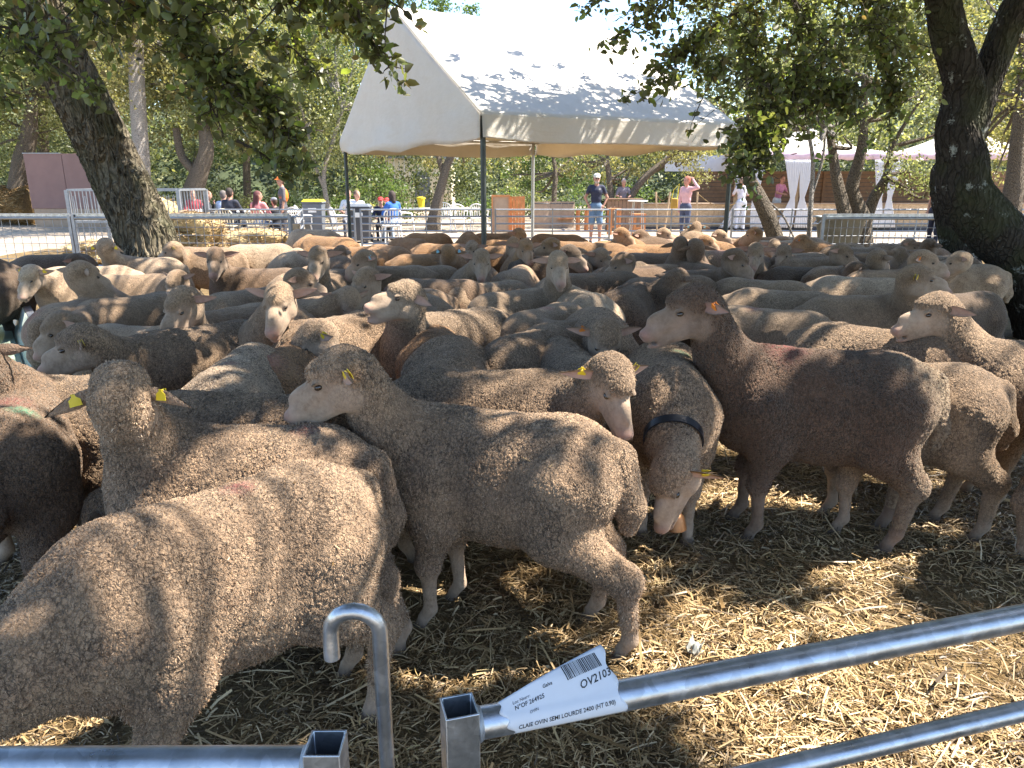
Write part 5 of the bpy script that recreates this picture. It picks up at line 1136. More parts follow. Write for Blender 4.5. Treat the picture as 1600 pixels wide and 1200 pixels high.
# grey tub behind the right mesh hurdle
x = (P3(1288, 345, 14)[0]+P3(1345, 345, 14)[0])/2; o = empty('tub', (x, 14.1, 0), label='tapered grey zinc tub behind the right mesh hurdle', cat='tub')
b = bmesh.new(); r0, r1 = (.24, .32), (.38, .42); rg = []
for (rx, ry), z in (((.24, .30), .05), ((.36, .42), .90), ((.385, .445), .90), ((.385, .445), .93), ((.34, .40), .93), ((.22, .28), .09)):
    ring = []
    for k in range(24):
        a = 2*math.pi*k/24; c_, s_ = math.cos(a), math.sin(a); ring.append(b.verts.new((rx*math.copysign(abs(c_)**.45, c_), ry*math.copysign(abs(s_)**.45, s_), z)))
    rg.append(ring)
for A_, B_ in zip(rg, rg[1:]):
    for k in range(24): b.faces.new((A_[k], A_[(k+1) % 24], B_[(k+1) % 24], B_[k]))
b.faces.new(rg[0][::-1]); b.faces.new(rg[-1]); me = bpy.data.meshes.new('tub'); b.to_mesh(me); b.free(); link('tub_body', me, plain('dull_zinc', (.26, .29, .30), .6, .3, .2, 5), o)
MB().tube([(-.39, -.1, .86), (-.44, -.1, .8), (-.44, .1, .8), (-.39, .1, .86)], .012, 6).build('handle', M_GALV, o, True)

# white plastic garden chair
def make_chair(mat):
    o = empty('garden_chair', (0, 0, 0))
    b = MB(); b.box((0, 0, .43), (.46, .44, .025)); b.box((0, -.215, .40), (.46, .02, .05)); b.build('seat', mat, o, bevel=.012)
    for sx in (-1, 1):
        MB().tube([(sx*.20, -.20, .43), (sx*.25, -.24, 0)], [.024, .017], 8).build('leg', mat, o, True); MB().tube([(sx*.19, .19, .43), (sx*.23, .27, 0)], [.024, .017], 8).build('leg', mat, o, True)
        MB().tube([(sx*.24, -.20, .43), (sx*.27, -.18, .64), (sx*.26, .0, .66), (sx*.23, .2, .66)], .018, 8).build('armrest', mat, o, True)
    m = MB(); m.tube(crom([(-.20, .20, .43), (-.225, .24, .66), (-.19, .28, .80), (0, .30, .865), (.19, .28, .80), (.225, .24, .66), (.20, .20, .43)], 5), .018, 8)
    for k in range(-2, 3): m.box((k*.072, .252, .635), (.026, .012, .40-.02*abs(k)), Matrix.Rotation(R(-13), 3, 'X'))
    m.build('backrest', mat, o, True); return o
def copy_tree(o, parent=None):
    c = o.copy(); C.objects.link(c); c.parent = parent
    for ch in list(o.children):
        k = ch.copy(); C.objects.link(k); k.parent = c
        for g in list(ch.children): q = g.copy(); C.objects.link(q); q.parent = k
    return c
chW, chC = make_chair(M_WHITEPL), make_chair(M_CREAMPL); used = {}
def chair(px, y, rz, label, cream=False, dz=0):
    src = chC if cream else chW; o = copy_tree(src) if used.get(src.name) else src; used[src.name] = 1
    o.location = (ony(px, 340, y)[0], y, dz); o.rotation_euler = (0, 0, R(rz)); tag(o, label, 'chair', 'plastic garden chairs'); return o
chair(356, 19.6, 178, 'cream slatted garden chair under the man in the dark jacket', True); chair(402, 19.6, 183, 'cream slatted garden chair under the diner in pink', True)
chair(468, 20.6, 160, 'white chair standing empty left of the wheelie bin'); chair(478, 22.0, 120, 'second empty white chair farther back left of the wheelie bin')
chair(534, 20.4, 120, 'white chair partly behind the left tent pole'); chair(611, 19.7, 200, 'white slatted chair under the person in the blue jacket'); chair(575, 20.8, 120, 'white chair beside the person in the dark top and red cap')
chair(697, 24.5, 20, 'white chair left of the front tent pole, side on'); chair(716, 23.4, 175, 'white chair with its back to the pen, left of the front tent pole'); chair(748, 23.6, 170, 'white chair half hidden by the front tent pole'); chair(634, 22.0, 100, 'white chair just right of the blue jacket')
def table(px, y, w, d_, label, mat=M_WHITEPL, h=.73, rz=0):
    o = empty('table', (ony(px, 330, y)[0], y, 0), R(rz), label=label, cat='table'); MB().box((0, 0, h), (w, d_, .035)).build('tabletop', mat, o, bevel=.008)
    for sx in (-1, 1):
        for sy in (-1, 1): MB().tube([(sx*(w/2-.08), sy*(d_/2-.08), h-.02), (sx*(w/2-.05), sy*(d_/2-.05), 0)], .02, 8).build('leg', mat, o, True)
    return o
table(390, 21.2, 2.6, .8, 'long white picnic table the left group sits at'); table(303, 22.2, .8, .8, 'small white table at the foot of the forked leaning tree'); table(582, 20.9, 1.0, .8, 'white picnic table the people in red caps lean on')
def bin_(px, y, w, h, label, body, lid):
    o = empty('wheelie_bin', (ony(px, 330, y)[0], y, 0), R(4), label=label, cat='bin'); b = bmesh.new()
    bmesh.ops.create_cube(b, size=1)
    for v in b.verts: k = .84 if v.co.z < 0 else 1; v.co = Vector((v.co.x*w*k, v.co.y*w*1.05*k, .06+(v.co.z+.5)*(h-.1)))
    me = bpy.data.meshes.new('bin'); b.to_mesh(me); b.free(); bevel(link('body', me, body, o), .02, 3)
    MB().box((0, 0, h-.02), (w*1.08, w*1.12, .04)).build('rim', body, o, bevel=.01)
    m = MB(); m.add([(-w*.54, -w*.58, h), (w*.54, -w*.58, h), (w*.54, w*.55, h), (-w*.54, w*.55, h), (-w*.42, -w*.45, h+.07), (w*.42, -w*.45, h+.07), (w*.42, w*.5, h+.06), (-w*.42, w*.5, h+.06)], [(0, 3, 2, 1), (4, 5, 6, 7), (0, 1, 5, 4), (1, 2, 6, 5), (2, 3, 7, 6), (3, 0, 4, 7)]); m.build('lid', lid, o, bevel=.015)
    MB().box((0, -w*.535, h*.78), (.22, .006, .12)).build('sticker', M_WHITEPL, o)
    for sx in (-1, 1): MB().lathe((sx*w*.45, w*.42, .1), [(.03, -.03), (.1, -.025), (.1, .025), (.03, .03)], 16, Matrix.Rotation(R(90), 3, 'Y')).build('wheel', M_DKBIN, o, True)
bin_(491, 21.0, .54, 1.0, 'grey wheelie bin with a yellow lid left of the left tent pole', M_BIN, M_YEL); bin_(562, 19.6, .56, .92, 'dark grey wheelie bin by the joint of two far railings', M_DKBIN, M_BIN)
o = empty('waste_bin', (ony(658, 320, 27)[0], 27, .62), label='small yellow tub standing on a bench left of the leaning shaded trunk', cat='bin')
MB().lathe((0, 0, 0), [(.10, 0), (.14, .30), (.155, .30), (.155, .33), (.12, .33), (.08, .03)], 20).build('tub_body', M_YEL, o, True); MB().lathe((0, 0, .33), [(.155, 0), (.15, .03), (.05, .05)], 20).build('lid', M_YEL, o, True)
o = empty('bench', (ony(680, 330, 27)[0], 27.1, 0), label='long pale bench under the small yellow tub', cat='bench'); MB().box((0, 0, .58), (3.2, .5, .05)).build('seat', M_WHITEPL, o)
for sx in (-1.3, 0, 1.3): MB().box((sx, 0, .28), (.05, .4, .56)).build('leg', M_WHITEPL, o)
# pale shed far behind the shaded trunk
o = empty('shed', (ony(655, 300, 40)[0], 40, 0), label='pale cream shed with a dark doorway glimpsed behind the shaded trunk', cat='shed')
MB().box((0, 0, 1.3), (3.6, 2.4, 2.6)).build('wall', M_CREAMPL, o); MB().box((.3, -1.215, 1.0), (.8, .03, 1.9)).build('door', M_BIN, o); MB().box((0, 0, 2.66), (4.0, 2.9, .12)).build('roof', M_GALV2, o)
for k in range(6): MB().box((-1.6+k*.26, -1.21, 1.3), (.05, .03, 2.5)).build('batten', M_WHITEPL, o)
# wooden cabinet and barrel screens
y = 23.0; a_, b_ = P3(769, 306, y), P3(821, 356, y); o = empty('cabinet', ((a_[0]+b_[0])/2, y, 0), label='open-backed wooden cabinet with an orange slatted side right of the front tent pole', cat='cabinet'); w = b_[0]-a_[0]; h_ = a_[2]
MB().box((-w*.24, 0, h_/2), (w*.52, .03, h_-.04)).build('back_panel', M_TANW, o)
for q in (-w*.5, .01): MB().box((q, -.02, h_/2), (.04, .08, h_)).build('stile', M_ORANGEW, o)
MB().box((-w*.24, -.02, h_), (w*.56, .09, .05)).build('top_board', M_ORANGEW, o)
for k in range(5): MB().box((w*.06+k*w*.095, .06+.03*k, h_/2-.01), (w*.088, .03, h_-.02)).build('slat', M_ORANGEW, o)
for i, (pa, l) in enumerate([(845, 'curved wooden screen, leftmost of the three by the hedge'), (864, 'curved wooden screen, middle one of the three by the hedge'), (884, 'curved wooden screen with a shelf, rightmost of the three by the hedge')]):
    o = empty('wooden_screen', (ony(pa, 320, 25)[0], 25+.1*i, 0), label=l, cat='screen', group='curved wooden screens by the hedge')
    for k in range(9): a = R(-50+12.5*k); MB().box((.36*math.sin(a), -.2*math.cos(a)+.2, .45), (.085, .03, .86+.02*(k % 2)), Matrix.Rotation(a*.6, 3, 'Z')).build('stave', M_TANW, o)
    MB().tube([(.36*math.sin(R(q)), -.2*math.cos(R(q))+.18, .82) for q in range(-50, 51, 20)], .015, 6).build('hoop', M_DKBIN, o)
    if i == 2: MB().box((0, -.05, .33), (.5, .2, .03)).build('shelf', M_ORANGEW, o)
# high round table, stools, crates left of the counter
o = empty('high_table', (ony(996, 330, 21)[0], 21, 0), label='round white high table with thin crossed legs behind the railings', cat='table'); zt = P3(996, 313, 21)[2]
MB().lathe((0, 0, zt-.03), [(.02, 0), (.27, 0), (.28, .015), (.27, .03), (.02, .03)], 28).build('tabletop', M_WHITEPL, o, True)
for k in range(4): a = R(45+90*k); MB().tube([(.16*math.cos(a), .16*math.sin(a), zt-.03), (.26*math.cos(a), .26*math.sin(a), 0)], .012, 6).build('leg', M_ALU, o, True)
def stool(px, y, h, label, w=.36):
    o = empty('wooden_stool', (ony(px, 330, y)[0], y, 0), R(10), label=label, cat='stool', group='orange wooden stools'); MB().box((0, 0, h), (w, .34, .04)).build('seat', M_ORANGEW, o)
    for sx in (-1, 1):
        for sy in (-1, 1): MB().box((sx*(w/2-.04), sy*.13, h/2-.01), (.06, .05, h-.02)).build('leg', M_ORANGEW, o)
    MB().box((0, 0, .22), (w-.1, .04, .05)).build('stretcher', M_ORANGEW, o)
stool(998, 21.8, .62, 'orange wooden stool under the round high table'); stool(910, 24, .66, 'orange wooden stool behind the man in navy'); stool(960, 22.6, .74, 'tall orange wooden stool left of the round high table')
o = empty('plank_counter', (ony(975, 330, 24)[0], 24, 0), label='small brown plank counter in front of the grey-haired woman', cat='counter'); 
for k in range(9): MB().box((-.48+.12*k, 0, .48), (.108, .03, .96)).build('plank', M_BROWNW, o)
MB().box((0, .2, .99), (1.2, .5, .04)).build('counter_top', M_BROWNW, o)
for sx in (-.5, .5): MB().box((sx, .35, .48), (.06, .06, .95)).build('leg', M_BROWNW, o)

# ---------------------------------------------------------------- marquee with counter and curtains
Y0 = 25.0; xa, xb = P3(1000, 330, Y0)[0], P3(1700, 330, Y0)[0]
mq = empty('marquee', ((xa+xb)/2, Y0, 0), label='white peaked marquee with pink trim, tied curtains and a chipboard counter', cat='marquee'); cx = (xa+xb)/2
zc = P3(1200, 319, Y0)[2]; m = MB(); k = int((xb-xa)/1.22)
for i in range(k+1): MB().box((xa-cx+.61+i*1.22, 0, zc/2+.04), (1.212, .02, zc-.08)).build('counter_panel', M_OSB, mq)
MB().box((0, .25, zc+.012), (xb-xa+1, .6, .03)).build('counter_top', M_TANW, mq); MB().box((0, .6, .04), (xb-xa+1, 1.6, .08)).build('deck', M_DECK, mq)
zw = P3(1200, 268, 28)[2]; w_ = P3(1700, 300, 28)[0]-P3(1078, 300, 28)[0]; xm = P3(1078, 300, 28)[0]+w_/2-cx
for z in np.arange(.2, zw, .135): MB().box((xm, 3.0, z), (w_, .022, .118)).build('slat_wall', M_BROWNW, mq)
MB().box((xm, 3.03, zw/2), (w_, .02, zw)).build('back_sheet', M_DKBIN, mq)
for i in range(7): MB().box((xm-w_/2+i*w_/6, 2.96, zw/2), (.09, .05, zw)).build('batten', M_BROWNW, mq)
MB().box((P3(1100, 265, 28)[0]-cx+.2, 2.9, zw+.28), (3.3, .03, .55)).build('white_panel', M_CURT, mq)
zf0, zf1 = P3(1300, 250, Y0)[2], P3(1300, 237, Y0)[2]; fx0 = P3(1172, 245, Y0)[0]-cx; fx1 = xb-cx+1; n = 120; V = []
for i in range(n+1):
    xx = fx0+(fx1-fx0)*i/n
    for z in (zf1, zf0-.02*math.sin(i*1.3)): V.append((xx, -.25+.02*math.sin(i*.9), z))
for (n_, me_) in (('fascia', mesh_np('f', V, [(2*i, 2*i+2, 2*i+3, 2*i+1) for i in range(n)])),): fo = link(n_, me_, M_PINKC, mq); sm = fo.modifiers.new('s', 'SOLIDIFY'); sm.thickness = .01
zp = P3(1420, 196, Y0+2.5)[2]
for (q0, q1) in ((fx0, fx0+5.3), (fx0+5.4, fx0+10.9)):                       # peaked roofs
    apex = np.array([(q0+q1)/2, 2.4, zp]); cs_ = [np.array([q0, -.2, zf1]), np.array([q1, -.2, zf1]), np.array([q1, 5.0, zf1]), np.array([q0, 5.0, zf1])]; V = []; Q = []; g = 14
    for s_ in range(4):
        A_, B_ = cs_[s_], cs_[(s_+1) % 4]; b0 = len(V)
        for i in range(g+1):
            for j in range(g+1):
                e = A_+(B_-A_)*i/g; f = j/g; p_ = e+(apex-e)*f; p_[2] -= .55*math.sin(math.pi*f)*.55; V.append(p_)
        Q += [(b0+i*(g+1)+j, b0+(i+1)*(g+1)+j, b0+(i+1)*(g+1)+j+1, b0+i*(g+1)+j+1) for i in range(g) for j in range(g)]
    ro = link('roof', mesh_np('roof', V, Q), M_TENT, mq); sm = ro.modifiers.new('s', 'SOLIDIFY'); sm.thickness = .006
def curtain(px, wt, ww, wb, side, z_t, z_w=1.0):
    """gathered cloth tied at the waist; side leans the hem"""
    x = P3(px, 320, Y0-.35)[0]-cx; V = []; n, k = 40, 22
    for j in range(k+1):
        z = .06+(z_t-.06)*j/k; f = (z-z_w)/(z_t-z_w) if z > z_w else (z_w-z)/(z_w-.06); W = ww+((wt if z > z_w else wb)-ww)*f**.8; off = side*(f**1.3)*(.5 if z < z_w else .25)
        for i in range(n+1): u = i/n-.5; V.append((x+off+u*W, -.35+.05*math.cos(u*44)*(.35+.65*f), z))
    o = link('curtain', mesh_np('c', V, [(j*(n+1)+i, j*(n+1)+i+1, (j+1)*(n+1)+i+1, (j+1)*(n+1)+i) for j in range(k) for i in range(n)]), M_CURT, mq); sm = o.modifiers.new('s', 'SOLIDIFY'); sm.thickness = .005
for px in (1150, 1244, 1376):
    MB().box((P3(px, 300, Y0-.1)[0]-cx, -.12, zf0/2), (.11, .11, zf0)).build('timber_post', M_WOODP, mq)
curtain(1156, .55, .13, .75, -.55, zf0); curtain(1178, .40, .12, .45, .3, zf0); curtain(1237, .5, .12, .55, -.45, zf0); curtain(1252, .5, .12, .6, .25, zf0); curtain(1372, .5, .13, .6, -.2, zf0); curtain(1388, .45, .12, .45, .15, zf0)
for k, (pa, ln) in enumerate([(1025, .1), (1047, -.12), (1090, .02), (1325, .0)]):                # rope posts
    pt = P3(pa, 300, 23.5); o = empty('rope_post', (pt[0], 23.5, 0), label=['thin rope post left of the woman in pink', 'leaning rope post touching the woman in pink', 'rope post right of the woman in pink', 'rope post right of the many-stemmed tree'][k], cat='post', group='rope posts before the counter')
    MB().tube([(ln, 0, 0), (0, 0, pt[2])], .03, 8).build('pole', M_WOODP, o, True)
for a_, b_, l in ((1025, 1047, 'rope sagging between the two left rope posts'), (1090, 1150, 'yellowish rope sagging toward the left curtain')):
    for hh in (0,):
        A_, B_ = P3(a_, 302, 23.5), P3(b_, 318 if b_ > 1100 else 302, 23.5); m = MB(); m.tube([tuple(A_+(B_-A_)*f-np.array([0, 0, .22*math.sin(math.pi*f)])) for f in np.linspace(0, 1, 12)], .012, 6)
        m.build('rope', M_STRAWBASE, None, True, label=l, cat='rope')

# ---------------------------------------------------------------- people
t = NT('clothed_figure'); pc = t.n('Attribute', attribute_name='col').outputs['Color']
nz = t.rng(t.noise(t.co(), 12, 4, .6).outputs[0], .3, .7, .85, 1.12)
t.set(color=t.mix(1.0, pc, t.n('CombineColor', {0: nz, 1: nz, 2: nz}).outputs[0], 'MULTIPLY'), rough=.8, normal=t.bump(t.noise(t.co(), 16, 3).outputs[0], .4, .02)); M_PERSON = t.m
SKIN = (.50, .27, .19); DK = (.02, .022, .03)
def person(px, y, face, label, shirt=(.5, .5, .5), pants=(.08, .09, .13), hair=(.06, .035, .02), longhair=0, cap=None, sleeves=.5, h=1.72, sit=False, arms=('down', 'down'), skin=SKIN, lean=0.0, shorts=False, look=0, shoes=(.05, .04, .04), z=0.0, specs=False, dx=0, vest=None, beard=None, hat2=None, seatz=.45):
    """face: heading of the chest in degrees (270 = toward the camera)"""
    s = h/1.75; hz = (.49 if sit else .93); P = []; c_ = lambda a, b, ra, rb, col, k=.04: P.append(cone(a, b, ra, rb, k, col)); e_ = lambda c, r, col, k=.03, M=None: P.append(ell(c, r, k, col, M))
    ln = np.array([lean, 0, 0]); T = lambda q: np.array(q)+ln*max(0, q[2]-hz)
    H0 = np.array([0, 0, hz])
    e_(H0+[0, 0, .02], (.115, .155, .12), pants, .05); e_(T(H0+np.array([0, 0, .20])), (.105, .140, .15), shirt, .05); e_(T(H0+np.array([0, 0, .38])), (.118, .165, .15), shirt, .06)
    sh = T(H0+np.array([-.01, 0, .50])); c_(sh+[0, .12, 0], sh-[0, .12, 0], .062, .062, shirt, .05)
    nkp = sh+np.array([.01, 0, .05]); hd = sh+np.array([.035+lean*.1, 0, .205]); c_(nkp, hd-[0, 0, .06], .055, .05, skin, .03)
    M = frame((math.cos(R(look)), math.sin(R(look)), -.08)); h2 = lambda *q: hd+M @ np.array(q)
    P.append(ell(h2(0, 0, .02), (.096, .076, .105), .02, skin, M)); P.append(ell(h2(.03, 0, -.055), (.062, .052, .06), .03, skin, M)); P.append(ell(h2(.100, 0, -.01), (.018, .013, .024), .015, skin, M))
    for sg in (1, -1): P.append(ell(h2(.0, sg*.078, .0), (.018, .010, .030), .008, skin, M))
    P.append(ell(h2(.088, 0, -.052), (.010, .026, .007), .005, (.30, .10, .08), M))
    for sg in (1, -1): P.append(ell(h2(.084, sg*.030, .018), (.010, .013, .008), .004, DK, M))
    if specs: P.append(ell(h2(.088, .032, .016), (.012, .027, .018), .006, DK, M)); P.append(ell(h2(.088, -.032, .016), (.012, .027, .018), .006, DK, M))
    if beard: P.append(ell(h2(.055, 0, -.075), (.045, .05, .04), .02, beard, M))
    P.append(ell(h2(-.022, 0, .045), (.096, .086, .098), .012, hair, M)); P.append(ell(h2(-.05, 0, -.01), (.06, .074, .08), .02, hair, M))
    if longhair: c_(h2(-.05, 0, 0), h2(-.085, 0, -.08-longhair), .078, .06, hair, .04); c_(h2(-.02, .06, .0), h2(-.03, .075, -.10-longhair*.6), .035, .028, hair, .03); c_(h2(-.02, -.06, .0), h2(-.03, -.075, -.10-longhair*.6), .035, .028, hair, .03)
    if cap is not None: P.append(ell(h2(-.008, 0, .075), (.104, .092, .068), .008, cap, M)); P.append(ell(h2(.105, 0, .055), (.062, .065, .012), .010, cap, M))
    if vest is not None: e_(T(H0+np.array([-.03, 0, .33])), (.125, .155, .20), vest, .02)
    for sg, arm in ((1, arms[0]), (-1, arms[1])):
        S_ = sh+np.array([0, sg*.165, -.01])
        off = {'down': ((0, .045, -.28), (.05, .03, -.51)), 'hip': ((-.02, .12, -.25), (.05, .03, -.45)), 'fwd': ((.10, .05, -.22), (.30, -.02, -.20)), 'head': ((.06, .22, .04), (.05, .05, .24)), 'table': ((.09, .09, -.24), (.30, .0, -.27)), 'behind': ((-.10, .08, -.25), (-.12, -.04, -.42)), 'up': ((.06, .10, .14), (.16, .04, .36)), 'chin': ((.14, .05, -.20), (.17, -.05, -.02))}[arm]
        E_ = S_+np.array([off[0][0], sg*off[0][1], off[0][2]]); W__ = S_+np.array([off[1][0], sg*off[1][1], off[1][2]]); mid = S_+(E_-S_)*min(1, sleeves*1.6)
        c_(S_, mid, .058, .050, shirt, .03)
        if sleeves < .6: c_(mid, E_, .040, .036, skin, .01)
        c_(E_, W__, .043 if sleeves > .9 else .036, .032 if sleeves > .9 else .025, shirt if sleeves > .9 else skin, .02)
        hv = (W__-E_)/np.linalg.norm(W__-E_); pl = W__+hv*.045; e_(pl, (.030, .030, .036), skin, .015)
        sd = np.cross(hv, [1, .2, .1]); sd /= np.linalg.norm(sd)
        for k, fl in enumerate((.060, .072, .070, .055)): q = W__+hv*.065+sd*(.020*(k-1.5)); c_(q, q+hv*fl+np.array([.012, 0, -.008]), .0095, .0075, skin, .004)
        q = W__+hv*.02+sd*.03; c_(q, q+hv*.04+sd*.028, .011, .009, skin, .006)
    for sg in (1, -1):
        hp = H0+np.array([0, sg*.085, -.02])
        if sit: kn = hp+np.array([.42, sg*.05, .0]); an = kn+np.array([-.02+rs.uniform(-.06, .06), 0, -.39])
        else: kn = hp+np.array([.02+sg*.02, sg*.02, -.43]); an = np.array([kn[0]-.03, kn[1]+sg*.01, .07])
        lc = skin if shorts else pants; kf = hp+(kn-hp)*.85
        c_(hp, kf, .092, .072 if not shorts else .085, pants, .04); c_(kf, kn, .062, .056, lc if shorts else pants, .02); c_(kn, an, .056, .040 if not shorts else .036, lc, .03)
        c_(an-[.02, 0, .035], an+[.15, 0, -.04], .042, .032, shoes, .02)
    P = [(q[0], q[1]*s, q[2]*s if q[0] == 'c' else q[2]*s, *([q[3]*s, q[4]*s] if q[0] == 'c' else [q[3], q[4]]), q[5]*s, q[6]) for q in P]
    V, Q = surface(P, .0135); Z = zones(P, V, .0045); me = mesh_np('person', V, Q); set_col(me, 'col', np.clip(Z, 0, 1))
    o = link('person', me, M_PERSON, None, True, label=label, cat='person'); x = ony(px, 300, y)[0]
    o.location = (x+dx, y, z+(seatz-.45 if sit else 0)); o.rotation_euler = (0, 0, R(face)); return o, (lambda q: np.array(q)*s), hd*s, M
NAVY = (.018, .022, .05)
man, _, hdm, Mm = person(932, 19.4, 268, 'man in navy polo shirt, denim shorts and pale cap standing with hands on hips', NAVY, (.10, .17, .27), hair=(.35, .33, .31), cap=(.55, .56, .52), sleeves=.35, arms=('hip', 'hip'), shorts=True, specs=True, beard=(.42, .38, .35), h=1.72, look=6, skin=(.40, .21, .15))
m = MB(); m.lathe((.128, .075, 1.36), [(.004, 0), (.028, 0), (.028, .008), (.004, .008)], 16, Matrix.Rotation(R(90), 3, 'Y')); m.build('chest_badge', M_WHITEPL, man)
person(1073, 20.4, 225, 'woman with short red hair in a pink shirt, one hand raised to her head', (.62, .36, .38), (.06, .07, .12), hair=(.30, .085, .045), sleeves=1.0, arms=('head', 'down'), h=1.66, look=-15, skin=(.5, .25, .19))
o = empty('shoulder_bag', (ony(1054, 320, 20.8)[0], 20.85, .82), label='mustard yellow bag hanging at the left side of the woman in pink', cat='bag'); MB().box((0, 0, .14), (.20, .10, .28)).build('bag_body', plain('mustard_canvas', (.42, .26, .05), .8), o, bevel=.03); MB().tube([(-.08, 0, .27), (-.03, .02, .5), (.12, .05, .66), (.10, .05, .4), (.08, 0, .27)], .010, 6).build('strap', M_YEL, o, True)
G1 = 'people seated at the left picnic table'
def P_(*a, grp=None, **k):
    r_ = person(*a, **k); 
    if grp: r_[0]['group'] = grp
    return r_
P_(319, 20.6, 20, 'seated person in black leaning on one hand, leftmost at the left picnic table', DK, DK, sit=True, arms=('chin', 'table'), sleeves=1.0, longhair=.08, grp=G1, lean=.1)
P_(345, 20.5, 80, 'seated person in a light blue shirt with grey hair between the two dark-clothed diners', (.42, .48, .60), DK, sit=True, sleeves=1.0, arms=('table', 'table'), hair=(.12, .10, .09), grp=G1, lean=.15)
P_(358, 19.75, 84, 'seated man in a dark suit jacket with his back to the pen', (.022, .025, .04), DK, sit=True, sleeves=1.0, arms=('table', 'table'), hair=(.03, .02, .015), grp=G1, h=1.82)
P_(402, 19.75, 80, 'seated woman in coral pink with long dark red hair', (.66, .24, .24), (.2, .25, .35), sit=True, sleeves=1.0, arms=('table', 'table'), hair=(.09, .025, .025), longhair=.20, look=-50, grp=G1)
P_(427, 19.9, 110, 'seated child in dark top and patterned cap between the coral shirt and orange vest', DK, DK, sit=True, sleeves=1.0, arms=('table', 'table'), cap=(.25, .28, .33), h=1.5, grp=G1, look=30)
P_(441, 19.6, 200, 'person standing in dark clothes with an orange hooded vest beside the left picnic table', (.10, .09, .10), (.06, .055, .06), sleeves=.9, cap=(.70, .17, .025), vest=(.80, .19, .02), h=1.66, look=20)
P_(301, 22.0, 290, 'seated person in dark red at the small white table behind the leaning forked trunk', (.28, .03, .04), DK, sit=True, arms=('table', 'table'), sleeves=1.0)
P_(557, 20.9, 300, 'seated man in a white shirt just right of the left tent pole', (.68, .68, .66), (.1, .1, .12), sit=True, sleeves=.5, arms=('table', 'table'), look=20, hair=(.10, .07, .05))
P_(544, 21.8, 280, 'second person in white seated right behind the left tent pole', (.66, .66, .64), (.1, .1, .12), sit=True, sleeves=.5, arms=('table', 'table'), hair=(.14, .08, .05))
P_(594, 20.5, 280, 'seated child in a navy top and red and white cap bending over the table', NAVY, DK, sit=True, sleeves=1.0, arms=('table', 'table'), cap=(.55, .03, .03), lean=.35, h=1.5)
P_(606, 21.2, 260, 'child in a red cap half hidden beside the blue jacket', (.3, .05, .05), DK, sit=True, sleeves=.6, arms=('table', 'table'), cap=(.55, .03, .03), h=1.45, lean=.2)
P_(615, 19.9, 130, 'seated person with dark hair in a bright blue jacket and pale jeans', (.03, .13, .46), (.32, .40, .50), sit=True, sleeves=1.0, arms=('table', 'table'), hair=(.04, .025, .02), longhair=.06, lean=.15)
P_(974, 25.0, 270, 'grey-haired person in a patterned top behind the small brown plank counter', (.20, .17, .19), DK, hair=(.45, .43, .42), sleeves=.5, h=1.6, arms=('table', 'table'))
P_(1160, 24.4, 90, 'person in pale clothes leaning on the chipboard counter behind the left curtain', (.58, .55, .60), (.55, .58, .66), hair=(.3, .2, .15), sleeves=.5, h=1.65, lean=.2, arms=('table', 'table'))
P_(1215, 26.0, 300, 'server in a pink T-shirt and white apron behind the chipboard counter', (.55, .22, .33), (.60, .60, .60), hair=(.09, .05, .03), sleeves=.4, h=1.7, lean=.25, arms=('table', 'table'), look=-20)
P_(1468, 17.2, 200, 'person in a dark T-shirt standing behind the right oak with one arm held out', (.03, .035, .06), NAVY, sleeves=.4, arms=('fwd', 'down'), h=1.72, hair=(.05, .03, .02))

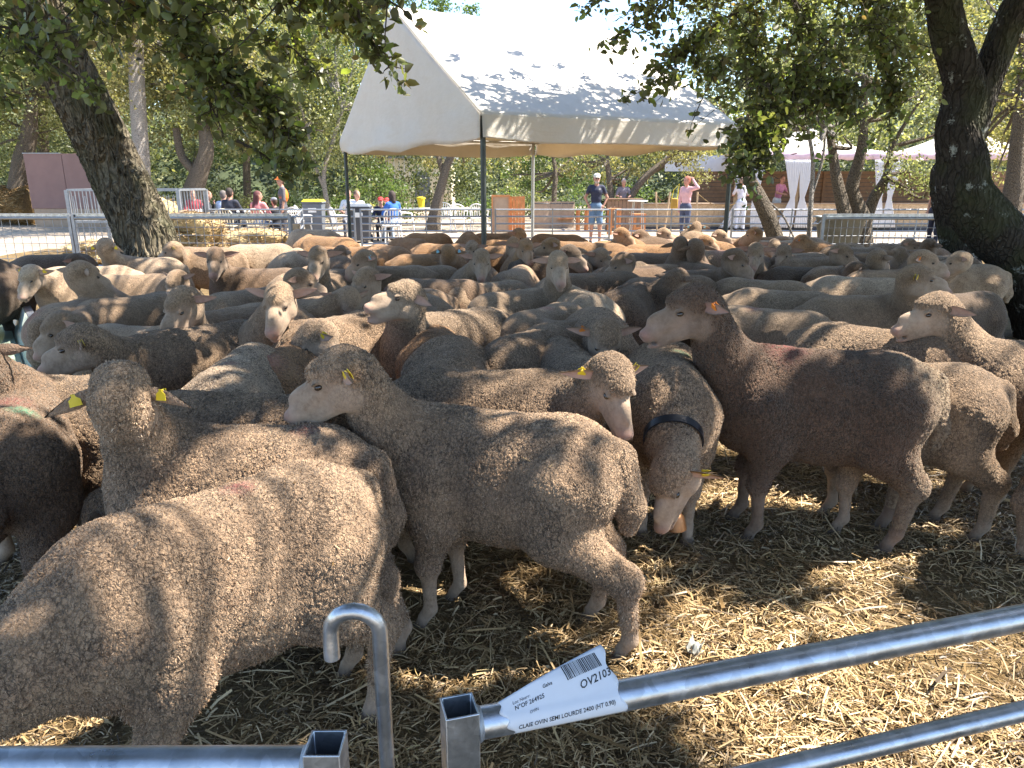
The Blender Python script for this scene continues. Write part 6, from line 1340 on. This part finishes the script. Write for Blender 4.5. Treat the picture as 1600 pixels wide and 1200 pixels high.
# collar and bell of the collared sheep
so, h2, M4, nk, poll = COLLARED
dv = np.array(poll)-np.array(nk); mid = np.array(nk)+dv*.50+np.array([0, 0, -.012]); dn_ = dv/np.linalg.norm(dv); a1 = np.cross(dn_, [0, 1, 0]); a1 /= np.linalg.norm(a1); a2 = np.cross(dn_, a1)
M_COLLAR = plain('black_leather', (.018, .020, .026), .35, var=.05); M_BELL = plain('worn_bronze', (.26, .13, .06), .4, .7, .2, 20)
V = []; n = 48
for k in range(n):
    a = 2*math.pi*k/n; d_ = a1*math.cos(a)+a2*math.sin(a)
    for ro, w in ((.120, -.019), (.127, -.019), (.127, .019), (.120, .019)): V.append(mid+d_*ro*(1.0+.04*math.cos(a))+dn_*w)
Q = [(k*4+j, ((k+1) % n)*4+j, ((k+1) % n)*4+(j+1) % 4, k*4+(j+1) % 4) for k in range(n) for j in range(4)]
co_ = link('collar', mesh_np('collar', V, Q), M_COLLAR, so, True); co_.data.set_sharp_from_angle(angle=R(40))
low = mid+(-a1 if (-a1)[2] < a1[2] else a1)*.118; bpx = ony(1056, 800, float((so.matrix_basis @ Vector(poll))[1])+.06); low = np.array(so.matrix_basis.inverted() @ Vector(bpx))
bl = MB(); sd_ = mid+(low-mid)*.5; bl.tube([tuple(low+np.array([0, 0, .0])), tuple(low*.6+mid*.4)], .004, 6); bl.lathe(tuple(low+np.array([0, 0, -.075])), [(.046, 0), (.050, .004), (.046, .02), (.036, .055), (.022, .072), (.006, .076)], 20); bl.build('bell', M_BELL, co_, True)
# stamped numbers on the two yellow tags of the back-turned sheep
for k_, e in enumerate([c for c in BACKTURNED[0].children if c.name.startswith('ear_tag')]):
    for sd in (-1, 1):
        text_on('00876', -.0165*sd, -.024, .0115, e, bold=.0002, sx=sd, fn=lambda u, v, off=0, sd=sd: (u, .0118*sd if sd > 0 else -.0135, v))

# scraps lying in the straw
def scrap(px, py, r, seed, label, mat, cat='paper scrap'):
    g_ = onz(px, py, .05); rr = np.random.RandomState(seed); n = 9; V = []
    for i in range(n):
        for j in range(n):
            u, v = i/(n-1)-.5, j/(n-1)-.5; V.append((u*2*r, v*1.3*r, .012*math.sin(u*9+seed)+.010*math.cos(v*11)+rr.uniform(0, .004)+.03*abs(u*v)*4))
    o = link('paper_scrap', mesh_np('paper_scrap', V, [(i*n+j, (i+1)*n+j, (i+1)*n+j+1, i*n+j+1) for i in range(n-1) for j in range(n-1)]), mat, None, True, label=label, cat=cat)
    o.location = g_; o.rotation_euler = (.1, -.15, seed); sm = o.modifiers.new('s', 'SOLIDIFY'); sm.thickness = .0008
scrap(1085, 1014, .034, 1, 'crumpled pale paper scrap on the straw behind the labelled rail', plain('dirty_paper', (.27, .27, .24), .7, var=.25, scale=30))
